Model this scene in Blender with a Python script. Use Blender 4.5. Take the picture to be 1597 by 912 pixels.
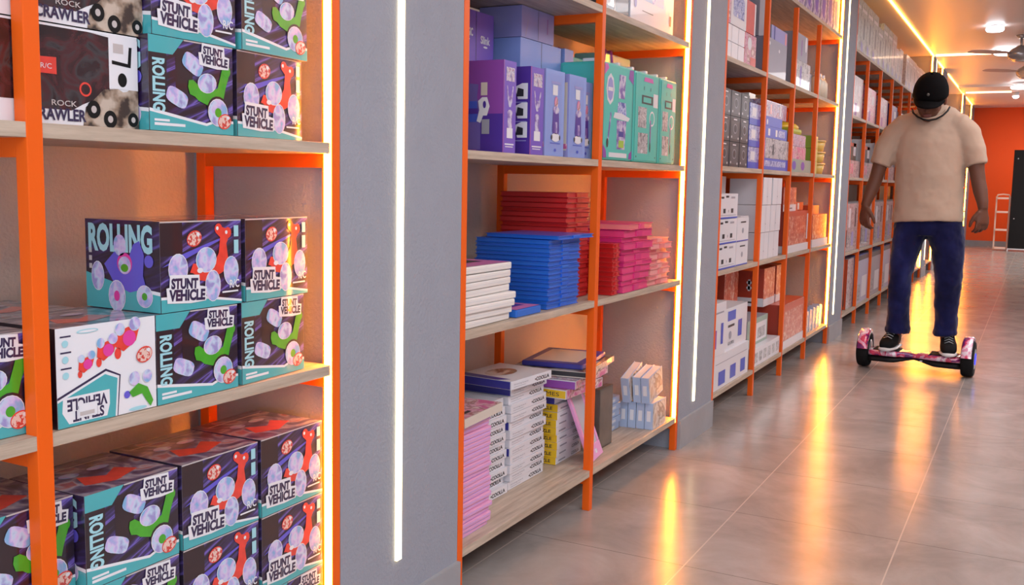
import bpy, bmesh, math, random
from mathutils import Vector, Matrix, Euler, noise

for o in list(bpy.data.objects):
    bpy.data.objects.remove(o)
S = bpy.context.scene
C = S.collection
R = math.radians

# ------------------------------------------------------------------ camera, world, lights, exposure
F_PX, YAW, PITCH, ROLL = 1536.5, .4882, .1116, .019
CAM_LOC = Vector((1.272, 0, 1.1))
fw = Vector((-math.sin(YAW) * math.cos(PITCH), math.cos(YAW) * math.cos(PITCH), -math.sin(PITCH)))
r0 = Vector((math.cos(YAW), math.sin(YAW), 0))
u0 = r0.cross(fw)
rt = r0 * math.cos(ROLL) + u0 * math.sin(ROLL)
up = -r0 * math.sin(ROLL) + u0 * math.cos(ROLL)
cam = bpy.data.cameras.new('camera')
cam.sensor_width = 36
cam.lens = 36 * F_PX / 1597
cam.clip_end = 100
co = bpy.data.objects.new('camera', cam)
C.objects.link(co)
co.matrix_world = Matrix(((rt.x, up.x, -fw.x, CAM_LOC.x), (rt.y, up.y, -fw.y, CAM_LOC.y), (rt.z, up.z, -fw.z, CAM_LOC.z), (0, 0, 0, 1)))
S.camera = co

w = bpy.data.worlds.new('world')
S.world = w
w.use_nodes = True
bg = w.node_tree.nodes['Background']
bg.inputs['Color'].default_value = (.74, .85, 1.0, 1)
bg.inputs['Strength'].default_value = .56

S.view_settings.view_transform = 'Standard'
S.view_settings.look = 'None'
S.view_settings.gamma = 1
S.view_settings.use_curve_mapping = False
S.view_settings.exposure = 0.8


def area(name, loc, rot, sx, sy, power, col):
    l = bpy.data.lights.new(name, 'AREA')
    l.shape = 'RECTANGLE'
    l.size, l.size_y, l.energy, l.color = sx, sy, power, col
    o = bpy.data.objects.new(name, l)
    C.objects.link(o)
    o.location = loc
    o.rotation_euler = rot
    return o


# overhead fill areas in place of the unseen shop lights, daylight from the shop front
area('overhead_fill_light', (2.2, 1.0, 2.66), (0, 0, 0), 1.6, 3.5, 42, (.95, .96, 1))
area('overhead_fill_light', (2.2, 6.5, 2.66), (0, 0, 0), 1.4, 4.5, 55, (.96, .96, 1))
area('overhead_fill_light', (2.5, 17.6, 2.66), (0, 0, 0), 1.3, 7.5, 125, (1, .96, .94))  # fill added at the far end to brighten the orange wall
area('shop_front_daylight', (1.6, -2.6, 1.5), (R(90), 0, 0), 3.2, 2.3, 48, (.82, .9, 1))

# ------------------------------------------------------------------ materials
MATS = {}


def mat(name, col, rough=.5, metal=0., emit=0., coat=0., spec=.5, bump=0., bscale=80., var=0., vscale=6., trans=0., sheen=0.):
    if name in MATS:
        return MATS[name]
    m = bpy.data.materials.new(name)
    m.use_nodes = True
    nt = m.node_tree
    b = nt.nodes['Principled BSDF']
    col = tuple(col) + (1,) if len(col) == 3 else col
    b.inputs['Base Color'].default_value = col
    b.inputs['Roughness'].default_value = rough
    b.inputs['Metallic'].default_value = metal
    b.inputs['Coat Weight'].default_value = coat
    b.inputs['Coat Roughness'].default_value = .03
    b.inputs['Specular IOR Level'].default_value = spec
    b.inputs['Transmission Weight'].default_value = trans
    if sheen:
        b.inputs['Sheen Weight'].default_value = sheen
    if emit:
        b.inputs['Emission Color'].default_value = col
        b.inputs['Emission Strength'].default_value = emit
    tc = nt.nodes.new('ShaderNodeTexCoord')
    if var:
        n = nt.nodes.new('ShaderNodeTexNoise')
        n.inputs['Scale'].default_value = vscale
        n.inputs['Detail'].default_value = 6
        nt.links.new(tc.outputs['Object'], n.inputs['Vector'])
        mx = nt.nodes.new('ShaderNodeMix')
        mx.data_type = 'RGBA'
        mx.inputs[6].default_value = tuple(c * (1 - var) for c in col[:3]) + (1,)
        mx.inputs[7].default_value = tuple(min(1, c * (1 + var)) for c in col[:3]) + (1,)
        nt.links.new(n.outputs['Fac'], mx.inputs[0])
        nt.links.new(mx.outputs[2], b.inputs['Base Color'])
    if bump:
        n = nt.nodes.new('ShaderNodeTexNoise')
        n.inputs['Scale'].default_value = bscale
        n.inputs['Detail'].default_value = 4
        nt.links.new(tc.outputs['Object'], n.inputs['Vector'])
        bp = nt.nodes.new('ShaderNodeBump')
        bp.inputs['Strength'].default_value = bump
        bp.inputs['Distance'].default_value = .01
        nt.links.new(n.outputs['Fac'], bp.inputs['Height'])
        nt.links.new(bp.outputs['Normal'], b.inputs['Normal'])
    MATS[name] = m
    return m


def ramp_mat(name, stops, scale, stretch=(1, 1, 1), rot=(0, 0, 0), rough=.3, coat=0., const=False, detail=3., distort=0.):
    if name in MATS:
        return MATS[name]
    m = mat(name, stops[0][1], rough, coat=coat)
    nt = m.node_tree
    b = nt.nodes['Principled BSDF']
    tc = nt.nodes.new('ShaderNodeTexCoord')
    m1 = nt.nodes.new('ShaderNodeMapping')
    m1.inputs['Rotation'].default_value = rot
    m2 = nt.nodes.new('ShaderNodeMapping')
    m2.inputs['Scale'].default_value = stretch
    n = nt.nodes.new('ShaderNodeTexNoise')
    n.inputs['Scale'].default_value = scale
    n.inputs['Detail'].default_value = detail
    n.inputs['Distortion'].default_value = distort
    r = nt.nodes.new('ShaderNodeValToRGB')
    if const:
        r.color_ramp.interpolation = 'CONSTANT'
    el = r.color_ramp.elements
    while len(el) < len(stops):
        el.new(.5)
    for e, (p, c) in zip(el, stops):
        e.position = p
        e.color = tuple(c) + (1,)
    L = nt.links.new
    L(tc.outputs['Object'], m1.inputs['Vector'])
    L(m1.outputs['Vector'], m2.inputs['Vector'])
    L(m2.outputs['Vector'], n.inputs['Vector'])
    L(n.outputs['Fac'], r.inputs['Fac'])
    L(r.outputs['Color'], b.inputs['Base Color'])
    return m


ORANGE = mat('orange_powder_coat', (.84, .118, .005), .42, spec=.28, bump=.03, bscale=300)
GREY_WALL = mat('grey_plaster', (.30, .315, .365), .75, bump=.25, bscale=120, var=.06, vscale=14)
BACK_WALL = mat('cream_plaster', (.66, .55, .48), .75, bump=.2, bscale=120, var=.05, vscale=4)
CEIL = mat('white_ceiling_paint', (.78, .72, .70), .42, bump=.05, bscale=20)
FAR_WALL = mat('orange_wall_paint', (.95, .11, .008), .6)
SKIRT = mat('grey_skirting', (.33, .33, .35), .5, var=.15, vscale=9)
LEDW = mat('warm_led_diffuser', (1.0, .31, .018), .4, emit=44)
LEDC = mat('warm_ceiling_led_diffuser', (1.0, .42, .06), .4, emit=9)
LEDN = mat('neutral_led_diffuser', (1.0, .82, .46), .4, emit=2.6)
LAMP = mat('cool_lamp_diffuser', (.93, .95, 1), .4, emit=6)
BLACKP = mat('black_plastic', (.008, .008, .009), .5, spec=.2)
RUBBER = mat('black_rubber', (.008, .008, .009), .7, spec=.2, bump=.4, bscale=200)
WHITEP = mat('white_print', (.80, .80, .84), .35, coat=.9)


def oak():
    m = mat('light_oak_board', (.6, .5, .4), .5)
    nt = m.node_tree
    b = nt.nodes['Principled BSDF']
    tc = nt.nodes.new('ShaderNodeTexCoord')
    mp = nt.nodes.new('ShaderNodeMapping')
    mp.inputs['Scale'].default_value = (26, 1.6, 26)
    n = nt.nodes.new('ShaderNodeTexNoise')
    n.inputs['Scale'].default_value = 2.5
    n.inputs['Detail'].default_value = 8
    n.inputs['Roughness'].default_value = .65
    r = nt.nodes.new('ShaderNodeValToRGB')
    r.color_ramp.elements[0].position = .3
    r.color_ramp.elements[0].color = (.34, .26, .195, 1)
    r.color_ramp.elements[1].position = .7
    r.color_ramp.elements[1].color = (.62, .51, .40, 1)
    L = nt.links.new
    L(tc.outputs['Object'], mp.inputs[0]); L(mp.outputs[0], n.inputs['Vector']); L(n.outputs['Fac'], r.inputs[0]); L(r.outputs[0], b.inputs['Base Color'])
    return m


OAK = oak()


def floor_mat():
    m = mat('grey_porcelain_tile', (.3, .28, .26), .22, spec=.55)
    nt = m.node_tree
    b = nt.nodes['Principled BSDF']
    L = nt.links.new
    tc = nt.nodes.new('ShaderNodeTexCoord')
    sep = nt.nodes.new('ShaderNodeSeparateXYZ')
    L(tc.outputs['Object'], sep.inputs[0])

    def math_(op, a, bb=None):
        n = nt.nodes.new('ShaderNodeMath')
        n.operation = op
        for i, v in enumerate((a, bb)):
            if v is None:
                continue
            if isinstance(v, (int, float)):
                n.inputs[i].default_value = v
            else:
                L(v, n.inputs[i])
        return n.outputs[0]

    def joint(axis, off, pitch, width):
        a = math_('MULTIPLY', math_('SUBTRACT', sep.outputs[axis], off), 1 / pitch)
        fr = math_('FRACT', a)
        d = math_('ABSOLUTE', math_('SUBTRACT', fr, .5))
        return math_('GREATER_THAN', d, .5 - width / pitch / 2)
    jx = joint('X', .4308, .5234, .0042)
    jy = joint('Y', 4.3292, .549, .0026)
    n = nt.nodes.new('ShaderNodeTexNoise')
    n.inputs['Scale'].default_value = 3.2
    n.inputs['Detail'].default_value = 9
    n.inputs['Roughness'].default_value = .62
    n.inputs['Distortion'].default_value = .6
    L(tc.outputs['Object'], n.inputs['Vector'])
    r = nt.nodes.new('ShaderNodeValToRGB')
    r.color_ramp.elements[0].position = .36
    r.color_ramp.elements[0].color = (.27, .240, .226, 1)
    r.color_ramp.elements[1].position = .7
    r.color_ramp.elements[1].color = (.40, .362, .343, 1)
    L(n.outputs['Fac'], r.inputs[0])
    m1 = nt.nodes.new('ShaderNodeMix'); m1.data_type = 'RGBA'
    m1.inputs[7].default_value = (.11, .09, .08, 1)
    L(jy, m1.inputs[0]); L(r.outputs[0], m1.inputs[6])
    m2 = nt.nodes.new('ShaderNodeMix'); m2.data_type = 'RGBA'
    m2.inputs[7].default_value = (.50, .43, .38, 1)
    L(jx, m2.inputs[0]); L(m1.outputs[2], m2.inputs[6])
    L(m2.outputs[2], b.inputs['Base Color'])
    n2 = nt.nodes.new('ShaderNodeTexNoise')
    n2.inputs['Scale'].default_value = 22
    n2.inputs['Detail'].default_value = 5
    L(tc.outputs['Object'], n2.inputs['Vector'])
    mr = nt.nodes.new('ShaderNodeMapRange')
    mr.inputs['To Min'].default_value = .17
    mr.inputs['To Max'].default_value = .27
    L(n2.outputs['Fac'], mr.inputs['Value'])
    L(mr.outputs[0], b.inputs['Roughness'])
    bp = nt.nodes.new('ShaderNodeBump')
    bp.inputs['Strength'].default_value = .10
    bp.inputs['Distance'].default_value = .004
    L(n2.outputs['Fac'], bp.inputs['Height'])
    L(bp.outputs['Normal'], b.inputs['Normal'])
    return m


FLOOR = floor_mat()
DARK = ramp_mat('dark_violet_streak_print', [(.44, (.018, .009, .022)), (.56, (.045, .028, .13)), (.64, (.17, .12, .52)), (.70, (.03, .015, .05))], 3.0,
                stretch=(1, 2.2, 26), rot=(R(-24), 0, 0), rough=.32, coat=1.)
DARKS = ramp_mat('dark_violet_side_print', [(.44, (.018, .009, .022)), (.58, (.03, .015, .08)), (.66, (.10, .07, .30)), (.72, (.02, .01, .03))], 3.0,
                 stretch=(2.2, 1, 26), rot=(0, R(16), 0), rough=.28, coat=1.)
DARKPLAIN = mat('dark_aubergine_print', (.022, .009, .016), .32, coat=1.)
IRID = ramp_mat('pearly_wheel_print', [(.36, (.22, .45, .72)), (.44, (.50, .42, .78)), (.50, (.66, .56, .82)), (.56, (.52, .66, .84)), (.64, (.34, .30, .62))], 34, rough=.3, coat=1.)
TEAL = mat('teal_print', (.065, .42, .46), .3, coat=1., var=.08, vscale=20)
CYAN = mat('pale_cyan_print', (.36, .68, .76), .3, coat=1.)
GREENP = mat('green_print', (.06, .38, .02), .3, coat=1., var=.25, vscale=60)
REDP = mat('red_print', (.80, .055, .035), .3, coat=1., var=.25, vscale=60)
BADGE = ramp_mat('red_badge_print', [(.45, (.80, .55, .48)), (.52, (.62, .06, .05))], 180, rough=.3, coat=1., const=True)
BLUEP = mat('blue_print', (.12, .10, .62), .3, coat=1.)
MAGP = mat('magenta_print', (.75, .05, .35), .3, coat=1.)
INK = mat('ink_print', (.025, .015, .07), .35, coat=1.)
TOPP = ramp_mat('box_lid_print', [(.36, (.05, .03, .08)), (.46, (.14, .10, .20)), (.54, (.42, .38, .44)), (.60, (.40, .10, .10)), (.68, (.12, .10, .28))], 14, rough=.3, coat=1., distort=1.2)
KRAFT = mat('card_edge', (.52, .47, .46), .7)


# ------------------------------------------------------------------ mesh building
def text_geom(s, off=0., _c={}):
    k = (s, off)
    if k not in _c:
        cu = bpy.data.curves.new('t', 'FONT')
        cu.body = s
        cu.size = 1
        cu.offset = off
        cu.resolution_u = 3
        o = bpy.data.objects.new('t', cu)
        me = bpy.data.meshes.new_from_object(o)
        vs = [(v.co.x, v.co.y) for v in me.vertices]
        fs = [tuple(p.vertices) for p in me.polygons]
        bpy.data.objects.remove(o)
        bpy.data.meshes.remove(me)
        bpy.data.curves.remove(cu)
        _c[k] = (vs, fs)
    return _c[k]


class MB:
    def __init__(s):
        s.v, s.f, s.m, s.mats, s.sm = [], [], [], [], []

    def mi(s, m):
        if m not in s.mats:
            s.mats.append(m)
        return s.mats.index(m)

    def poly(s, pts, m, smooth=False):
        b = len(s.v)
        s.v += [tuple(p) for p in pts]
        s.f.append(tuple(range(b, b + len(pts))))
        s.m.append(s.mi(m))
        s.sm.append(smooth)

    def raw(s, vs, fs, m, smooth=False):
        b = len(s.v)
        s.v += [tuple(p) for p in vs]
        i = s.mi(m)
        for f in fs:
            s.f.append(tuple(b + k for k in f))
            s.m.append(i)
            s.sm.append(smooth)

    def box(s, x0, x1, y0, y1, z0, z1, m, bev=0.):
        if bev <= 0:
            vs = [(x, y, z) for x in (x0, x1) for y in (y0, y1) for z in (z0, z1)]
            fs = [(0, 1, 3, 2), (4, 6, 7, 5), (0, 4, 5, 1), (2, 3, 7, 6), (0, 2, 6, 4), (1, 5, 7, 3)]
            s.raw(vs, fs, m)
        else:
            bm = bmesh.new()
            bmesh.ops.create_cube(bm, size=1)
            for v in bm.verts:
                v.co = Vector(((x0 + x1) / 2 + v.co.x * (x1 - x0), (y0 + y1) / 2 + v.co.y * (y1 - y0), (z0 + z1) / 2 + v.co.z * (z1 - z0)))
            bmesh.ops.bevel(bm, geom=bm.edges[:], offset=bev, segments=2, affect='EDGES', profile=.6)
            s.bm(bm, m)

    def bm(s, bm, m, smooth=False, mtx=None):
        bm.verts.index_update()
        vs = [(mtx @ v.co if mtx else v.co) for v in bm.verts]
        s.raw(vs, [tuple(v.index for v in f.verts) for f in bm.faces], m, smooth)
        bm.free()

    def tube(s, pts, rad, m, n=16, smooth=True, caps=True, ref=Vector((0, 1, 0))):
        """rings along pts; rad: list of r or (ra, rb)."""
        pts = [Vector(p) for p in pts]
        vs, fs = [], []
        for i, p in enumerate(pts):
            d = (pts[min(i + 1, len(pts) - 1)] - pts[max(i - 1, 0)]).normalized()
            a = ref - d * ref.dot(d)
            if a.length < 1e-4:
                a = Vector((1, 0, 0)) - d * d.x
            a.normalize()
            b = d.cross(a)
            r = rad[i] if isinstance(rad, (list, tuple)) else rad
            ra, rb = r if isinstance(r, (list, tuple)) else (r, r)
            for k in range(n):
                t = 2 * math.pi * k / n
                vs.append(p + b * (ra * math.cos(t)) + a * (rb * math.sin(t)))
        for i in range(len(pts) - 1):
            for k in range(n):
                k2 = (k + 1) % n
                fs.append((i * n + k, i * n + k2, (i + 1) * n + k2, (i + 1) * n + k))
        if caps:
            fs.append(tuple(range(n))[::-1])
            fs.append(tuple((len(pts) - 1) * n + k for k in range(n)))
        s.raw(vs, fs, m, smooth)

    def ell(s, c, r, m, mtx=None, seg=20):
        bm = bmesh.new()
        bmesh.ops.create_uvsphere(bm, u_segments=seg, v_segments=seg * 2 // 3, radius=1)
        for v in bm.verts:
            v.co = Vector(c) + Vector((v.co.x * r[0], v.co.y * r[1], v.co.z * r[2]))
        s.bm(bm, m, True, mtx)

    def build(s, name, parent=None, loc=None, rot=None):
        me = bpy.data.meshes.new(name)
        me.from_pydata([tuple(p) for p in s.v], [], s.f)
        for m in s.mats:
            me.materials.append(m)
        me.polygons.foreach_set('material_index', s.m)
        me.polygons.foreach_set('use_smooth', s.sm)
        me.update()
        o = bpy.data.objects.new(name, me)
        C.objects.link(o)
        if parent:
            o.parent = parent
        if loc:
            o.location = loc
        if rot:
            o.rotation_euler = rot
        return o


class Fr:
    """printed face: origin, unit axes U (right) and V (up), width, height"""
    def __init__(s, mb, O, U, V, W, H, base=.0004):
        s.mb, s.O, s.U, s.V, s.W, s.H = mb, Vector(O), Vector(U), Vector(V), W, H
        s.N = s.U.cross(s.V)
        s.e = base

    def P(s, u, v, L):
        return s.O + s.U * (u * s.W) + s.V * (v * s.H) + s.N * (s.e * L)

    def poly(s, m, pts, L=1):
        s.mb.poly([s.P(u, v, L) for u, v in pts], m)

    def rect(s, m, u0, v0, u1, v1, L=1):
        s.poly(m, [(u0, v0), (u1, v0), (u1, v1), (u0, v1)], L)

    def ell(s, m, u, v, a, b, L=1, rot=0., n=18, p=1.):
        q = []
        for k in range(n):
            t = 2 * math.pi * k / n
            cx, cy = math.cos(t), math.sin(t)
            x = a * math.copysign(abs(cx) ** p, cx) * s.H
            y = b * math.copysign(abs(cy) ** p, cy) * s.H
            q.append((u + (x * math.cos(rot) - y * math.sin(rot)) / s.W, v + (x * math.sin(rot) + y * math.cos(rot)) / s.H))
        s.poly(m, q, L)

    def text(s, m, t, u, v, h, L=3, rot=0., off=0., sx=1., outline=None, oo=.07, width=None):
        """text starting at (u, v) [fractions], cap height h as fraction of H; width fixes the length as a fraction of W"""
        def put(off, m, L):
            vs, fs = text_geom(t, off)
            if not vs:
                return
            k = h * s.H / .69
            kx = k * sx
            if width:
                kx = width * s.W / max(1e-6, max(x for x, y in text_geom(t, 0)[0]))
            out = []
            for x, y in vs:
                X, Y = x * kx, y * k
                out.append(s.O + s.U * (u * s.W + X * math.cos(rot) - Y * math.sin(rot)) + s.V * (v * s.H + X * math.sin(rot) + Y * math.cos(rot)) + s.N * (s.e * L))
            s.mb.raw(out, fs, m)
        if outline:
            put(oo, outline, L)
            L += 1
        put(off, m, L)


def props(o, label=None, cat=None, group=None, kind=None):
    if label: o['label'] = label
    if cat: o['category'] = cat
    if group: o['group'] = group
    if kind: o['kind'] = kind
    return o


def copy_tree(o, parent=None):
    c = o.copy()
    C.objects.link(c)
    if parent: c.parent = parent
    for ch in list(o.children):
        copy_tree(ch, c)
    return c


def root(name, loc=(0, 0, 0), rz=0):
    o = bpy.data.objects.new(name, None)
    C.objects.link(o)
    o.location = loc
    o.rotation_euler = (0, 0, rz)
    return o


ORD = ['lowest', 'second', 'third', 'fourth', 'fifth', 'sixth', 'seventh', 'eighth', 'ninth', 'tenth', 'eleventh', 'twelfth', 'thirteenth', 'fourteenth',
       'fifteenth', 'sixteenth', 'seventeenth', 'eighteenth', 'nineteenth', 'twentieth', 'twenty-first', 'twenty-second', 'twenty-third']


def nth(k, n):
    return 'lowest' if k == 0 else 'topmost' if k == n - 1 else ORD[k] + ' from bottom'


# ------------------------------------------------------------------ room shell
BACK = -.41


def slab(name, *a, kind='structure', **k):
    mb = MB()
    mb.box(*a, **k)
    return props(mb.build(name), kind=kind)


CZ = 2.74
slab('floor', -.6, 3.45, -3, 22.0, -.08, 0, FLOOR)
slab('ceiling', -.6, 3.45, -3, 22.0, CZ, CZ + .1, CEIL)
slab('wall_left', -.55, BACK, -3, 22.0, 0, CZ, BACK_WALL)
slab('wall_right', 3.35, 3.45, -3, 22.0, 0, CZ, GREY_WALL)
slab('wall_far', -.41, 3.35, 21.9, 22.0, 0, CZ, FAR_WALL)
slab('baseboard_far', -.0, 3.35, 21.885, 21.9, 0, .11, SKIRT)
slab('trim_1', .02, 3.35, 17.2, 18.15, CZ - .035, CZ, CEIL)


def pillar(y0, y1, n):
    o = slab('pillar_%d' % n, BACK, 0, y0, y1, 0, CZ, GREY_WALL)
    slab('baseboard_%d' % n, 0, .012, y0 + .001, y1 - .001, 0, .12, SKIRT)
    return o


# ------------------------------------------------------------------ shelving
PW = .026


def bay(n, posts, shelves, label, ztop, led=True, mids=2.107, led_z0=.12, cols=None):
    """posts: Y of near faces; shelves: z of tops; mids: height of middle posts"""
    t = root('shelving_unit', (0, posts[0], 0))
    props(t, label, 'shelf unit', 'orange steel shelving units along the left wall')
    y00 = posts[0]
    for i, y in enumerate(posts):
        h = ztop if i in (0, len(posts) - 1) or mids is None else mids
        mb = MB()
        mb.box(-PW, 0, y - y00, y - y00 + PW, 0, h, ORANGE, bev=.0015)
        mb.build('post', t)
        mb = MB()
        mb.box(-.376, -.35, y - y00, y - y00 + PW, 0, h, ORANGE, bev=.0015)
        mb.build('post', t)
        for z in shelves:
            if z < h + .03:
                mb = MB()
                mb.box(-.35, -PW, y - y00 + .001, y - y00 + PW - .001, z - .022 - .028, z - .022, ORANGE)
                mb.build('side_rail', t)
    for z in shelves:
        mb = MB()
        mb.box(-.348, -.0015, .0265 if True else 0, posts[-1] - y00 - .0005, z - .022, z, OAK, bev=.001)
        mb.build('shelf_board', t)
    if led:
        y = posts[-1] - y00
        mb = MB()
        mb.box(-.0165, -.0015, y - .006, y, led_z0, CZ - .012, LEDW)
        mb.build('led_strip', t)['label'] = 'glowing warm strip on the end post'
        mb = MB()
        mb.box(-.006, .010, .0, y, CZ - .014, CZ - .001, LEDC)
        mb.build('led_strip', t)['label'] = 'glowing warm strip under the ceiling'
    return t


B1 = bay(1, [.20, .921, 1.606], [.14, .716, 1.172, 1.655, 2.13], 'orange shelving unit nearest the camera, full of toy vehicle boxes', CZ)
B2 = bay(2, [2.120, 2.979, 3.868], [.14, .716, 1.178, 1.665, 2.13], 'orange shelving unit holding coloured folder stacks between two grey pillars', CZ)
B3 = bay(3, [4.371, 5.12, 5.77, 6.43, 7.172], [.14, .712, 1.190, 1.680, 2.14], 'orange shelving unit with white cartons and orange cartons in the middle of the wall', CZ)
P4 = [7.725, 8.40, 9.12, 9.86, 10.55, 11.25, 11.95, 12.62, 13.32]
B4 = bay(4, P4, [.14, .612, 1.185, 1.645, 2.135], 'long orange shelving unit behind the riding person', CZ, mids=2.113)
B5 = bay(5, [13.92, 14.68], [.14, .712, 1.185, 1.645, 2.135], 'narrow orange shelving unit just past the longest unit', CZ)
B6 = bay(6, [15.4, 16.2, 17.0, 17.85, 18.68], [.14, .712, 1.185, 1.645, 2.135], 'distant orange shelving unit mostly hidden behind the person', CZ)
B7 = bay(7, [19.25, 20.1, 21.05], [.14, .712, 1.185, 1.645, 2.135], 'farthest orange shelving unit near the orange wall', CZ)
PIL = [(1.633, 2.118, 1.846, .215), (3.895, 4.369, 4.09, .17), (7.199, 7.723, 7.365, .19), (13.347, 13.918, 13.75, .2), (14.707, 15.398, 15.05, .2), (18.707, 19.248, 18.95, .2), (21.077, 21.884, 21.4, .2)]
WHERE = ['on the widest grey pillar nearest the camera', 'on the grey pillar between folder stacks and white cartons', 'on the grey pillar beside the long far shelving',
         'on the narrow pillar seen between the legs of the person']
for i, (a, b, yl, z0) in enumerate(PIL):
    pillar(a, b, i + 1)
    if i < 4:
        mb = MB()
        mb.box(.0003, .006, yl - .0095, yl + .0095, z0, CZ - .002, LEDN)
        o = mb.build('led_strip_light')
        props(o, 'vertical white glowing strip light ' + WHERE[i], 'strip light', 'white strip lights on the pillars')

# the facing row of shelves starts outside the frame; its end light mirrors in the glossy boxes
B8 = bay(8, [4.25, 5.05, 5.90], [.14, .716, 1.172, 1.655, 2.13], 'orange shelving unit on the opposite side of the aisle, outside the photo', CZ)
B8.location.x = 2.9
B8.scale.x = -1

# strip lights across the ceiling
for (y, x0, x1, lab) in ((13.25, .03, .64, 'warm strip light across the ceiling above the person, the nearer one'), (18.0, .08, .75, 'warm strip light across the ceiling close to the orange wall')):
    mb = MB()
    z1 = CZ - .0005 if y < 15 else CZ - .0355
    mb.box(x0, x1, y - .02, y + .02, z1 - .018, z1, mat('peach_led_diffuser', (1, .62, .36), .4, emit=3.2))
    props(mb.build('ceiling_strip_light'), lab, 'strip light', 'strip lights across the ceiling')

# ------------------------------------------------------------------ printed toy boxes
BW, BD, BH = .188, .18, .1525


def art_title(f, u, v, h, L=5, rot=R(-3), flip=False):
    """two-line wordmark with white blob outline"""
    lh = h * 1.15
    c, s_ = math.cos(rot), math.sin(rot)
    k = f.H / f.W
    w1, w2 = .30 * h / .11, .40 * h / .11
    f.poly(WHITEP, [(u - .025, v - .03), (u + w2 * .6, v - .055), (u + w2 + .02, v - .045), (u + w2 + .03, v + h * 1.0), (u + w1 + .05, v + h * 1.15), (u + w1 + .045, v + h * 2.25), (u + .01, v + h * 2.45), (u + .0, v + h * 1.25), (u - .035, v + h * 1.2)], L)
    f.text(INK, 'STUNT', u + .02, v + lh * c, h * .92, L + 1, rot=rot, off=.05, width=w1)
    f.text(INK, 'VEHICLE', u, v, h * .98, L + 1, rot=rot, off=.05, width=w2)


def art_badge(f, u, v, r, L=5):
    f.ell(REDP, u, v, r * 1.08, r * .86, L, rot=.3)
    f.ell(BADGE, u, v, r, r * .72, L + 1, rot=.3)
    f.ell(WHITEP, u + .5 * r * f.H / f.W, v + .45 * r, r * .25, r * .2, L + 2)


def wheel(f, u, v, a, b, L=3, rot=0., inner=None):
    f.ell(WHITEP, u, v, a * 1.06, b * 1.05, L, rot=rot)
    f.ell(IRID, u, v, a, b, L + .5, rot=rot)
    if inner:
        f.ell(inner, u, v, a * .35, b * .35, L + 1, rot=rot)


def face_G(f, lid=True):
    f.rect(DARK, 0, 0, 1, 1, 0)
    f.rect(DARKPLAIN, .30, .44, .50, .9, .5)
    f.rect(DARKPLAIN, 0, 0, .20, .9, .6)
    f.poly(TEAL, [(0, .82), (.27, .82), (.40, 1), (0, 1)], 1)
    f.rect(KRAFT, .40, .985, 1, 1, 1)
    f.text(CYAN, 'ROLLING', .045, .77, .125 * f.W / f.H, 2, rot=R(-90), off=.04, width=.56 * f.H / f.W)
    art_title(f, .60, .785, .088)
    for (u, v) in ((.52, .78), (.33, .20)):
        pass
    # capsule wheels
    f.ell(IRID, .50, .75, .155, .095, 3, rot=R(-28), p=.6)
    f.ell(IRID, .31, .37, .155, .090, 3, rot=R(-22), p=.6)
    # green long-necked car
    f.poly(GREENP, [(.44, .50), (.46, .42), (.52, .40), (.56, .36), (.72, .30), (.86, .34), (.90, .52), (.955, .70), (.93, .76), (.86, .74), (.84, .66), (.80, .52), (.70, .47), (.56, .53), (.50, .58), (.45, .57)], 3)
    f.ell(GREENP, .915, .72, .06, .065, 4)
    wheel(f, .67, .56, .135, .105, 3.6, rot=R(8))
    f.ell(DARKPLAIN, .80, .27, .165, .16, 3.8)
    wheel(f, .80, .245, .145, .15, 4.2, inner=GREENP)
    art_badge(f, .88, .15, .10, 5.5)
    f.poly(WHITEP, [(0, .235), (.66, .115), (.80, .17), (1, .16), (1, .13), (.80, .14), (.66, .085), (0, .20)], 2)
    f.poly(TEAL, [(0, 0), (1, 0), (1, .13), (.80, .14), (.66, .085), (0, .20)], 2)
    f.rect(WHITEP, .05, .10, .22, .125, 3)
    f.rect(WHITEP, .05, .055, .40, .085, 3)


def face_R(f, lid=True):
    f.rect(DARK, 0, 0, 1, 1, 0)
    f.rect(DARKPLAIN, 0, .62, .26, 1, .5)
    f.poly(BLUEP, [(.02, .50), (.30, .58), (.62, .72), (.90, .84), (.60, .75), (.25, .63)], 1)
    f.rect(KRAFT, 0, .985, 1, 1, 1)
    art_badge(f, .40, .80, .105, 2)
    f.poly(REDP, [(.34, .42), (.38, .52), (.50, .50), (.64, .50), (.70, .62), (.72, .80), (.66, .86), (.70, .93), (.80, .90), (.84, .82), (.80, .72), (.82, .56), (.76, .40), (.56, .30), (.42, .33)], 3)
    f.ell(REDP, .70, .90, .06, .06, 3.1)
    f.ell(REDP, .82, .85, .055, .065, 3.1)
    f.ell(WHITEP, .685, .905, .02, .022, 3.4)
    f.ell(WHITEP, .80, .855, .02, .022, 3.4)
    wheel(f, .54, .55, .15, .14, 3.6)
    f.ell(WHITEP, .46, .435, .045, .03, 4.5)
    wheel(f, .20, .47, .135, .165, 3.2)
    f.ell(DARKPLAIN, .33, .36, .10, .06, 3.1)
    wheel(f, .86, .40, .115, .165, 3.2)
    wheel(f, .62, .245, .115, .175, 3.8)
    art_title(f, .09, .13, .115)
    f.text(WHITEP, 'R/C', .83, .20, .09, 5, off=.02, width=.13)
    f.rect(WHITEP, .74, .145, .95, .165, 3)
    f.rect(CYAN, .90, .80, .96, .93, 3)
    f.rect(CYAN, .90, .60, .96, .76, 3)
    f.poly(WHITEP, [(0, .175), (.40, .16), (1, .045), (1, .02), (.40, .12), (0, .14)], 2)
    f.poly(TEAL, [(0, 0), (1, 0), (1, .02), (.40, .125), (0, .145)], 2.2)


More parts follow.
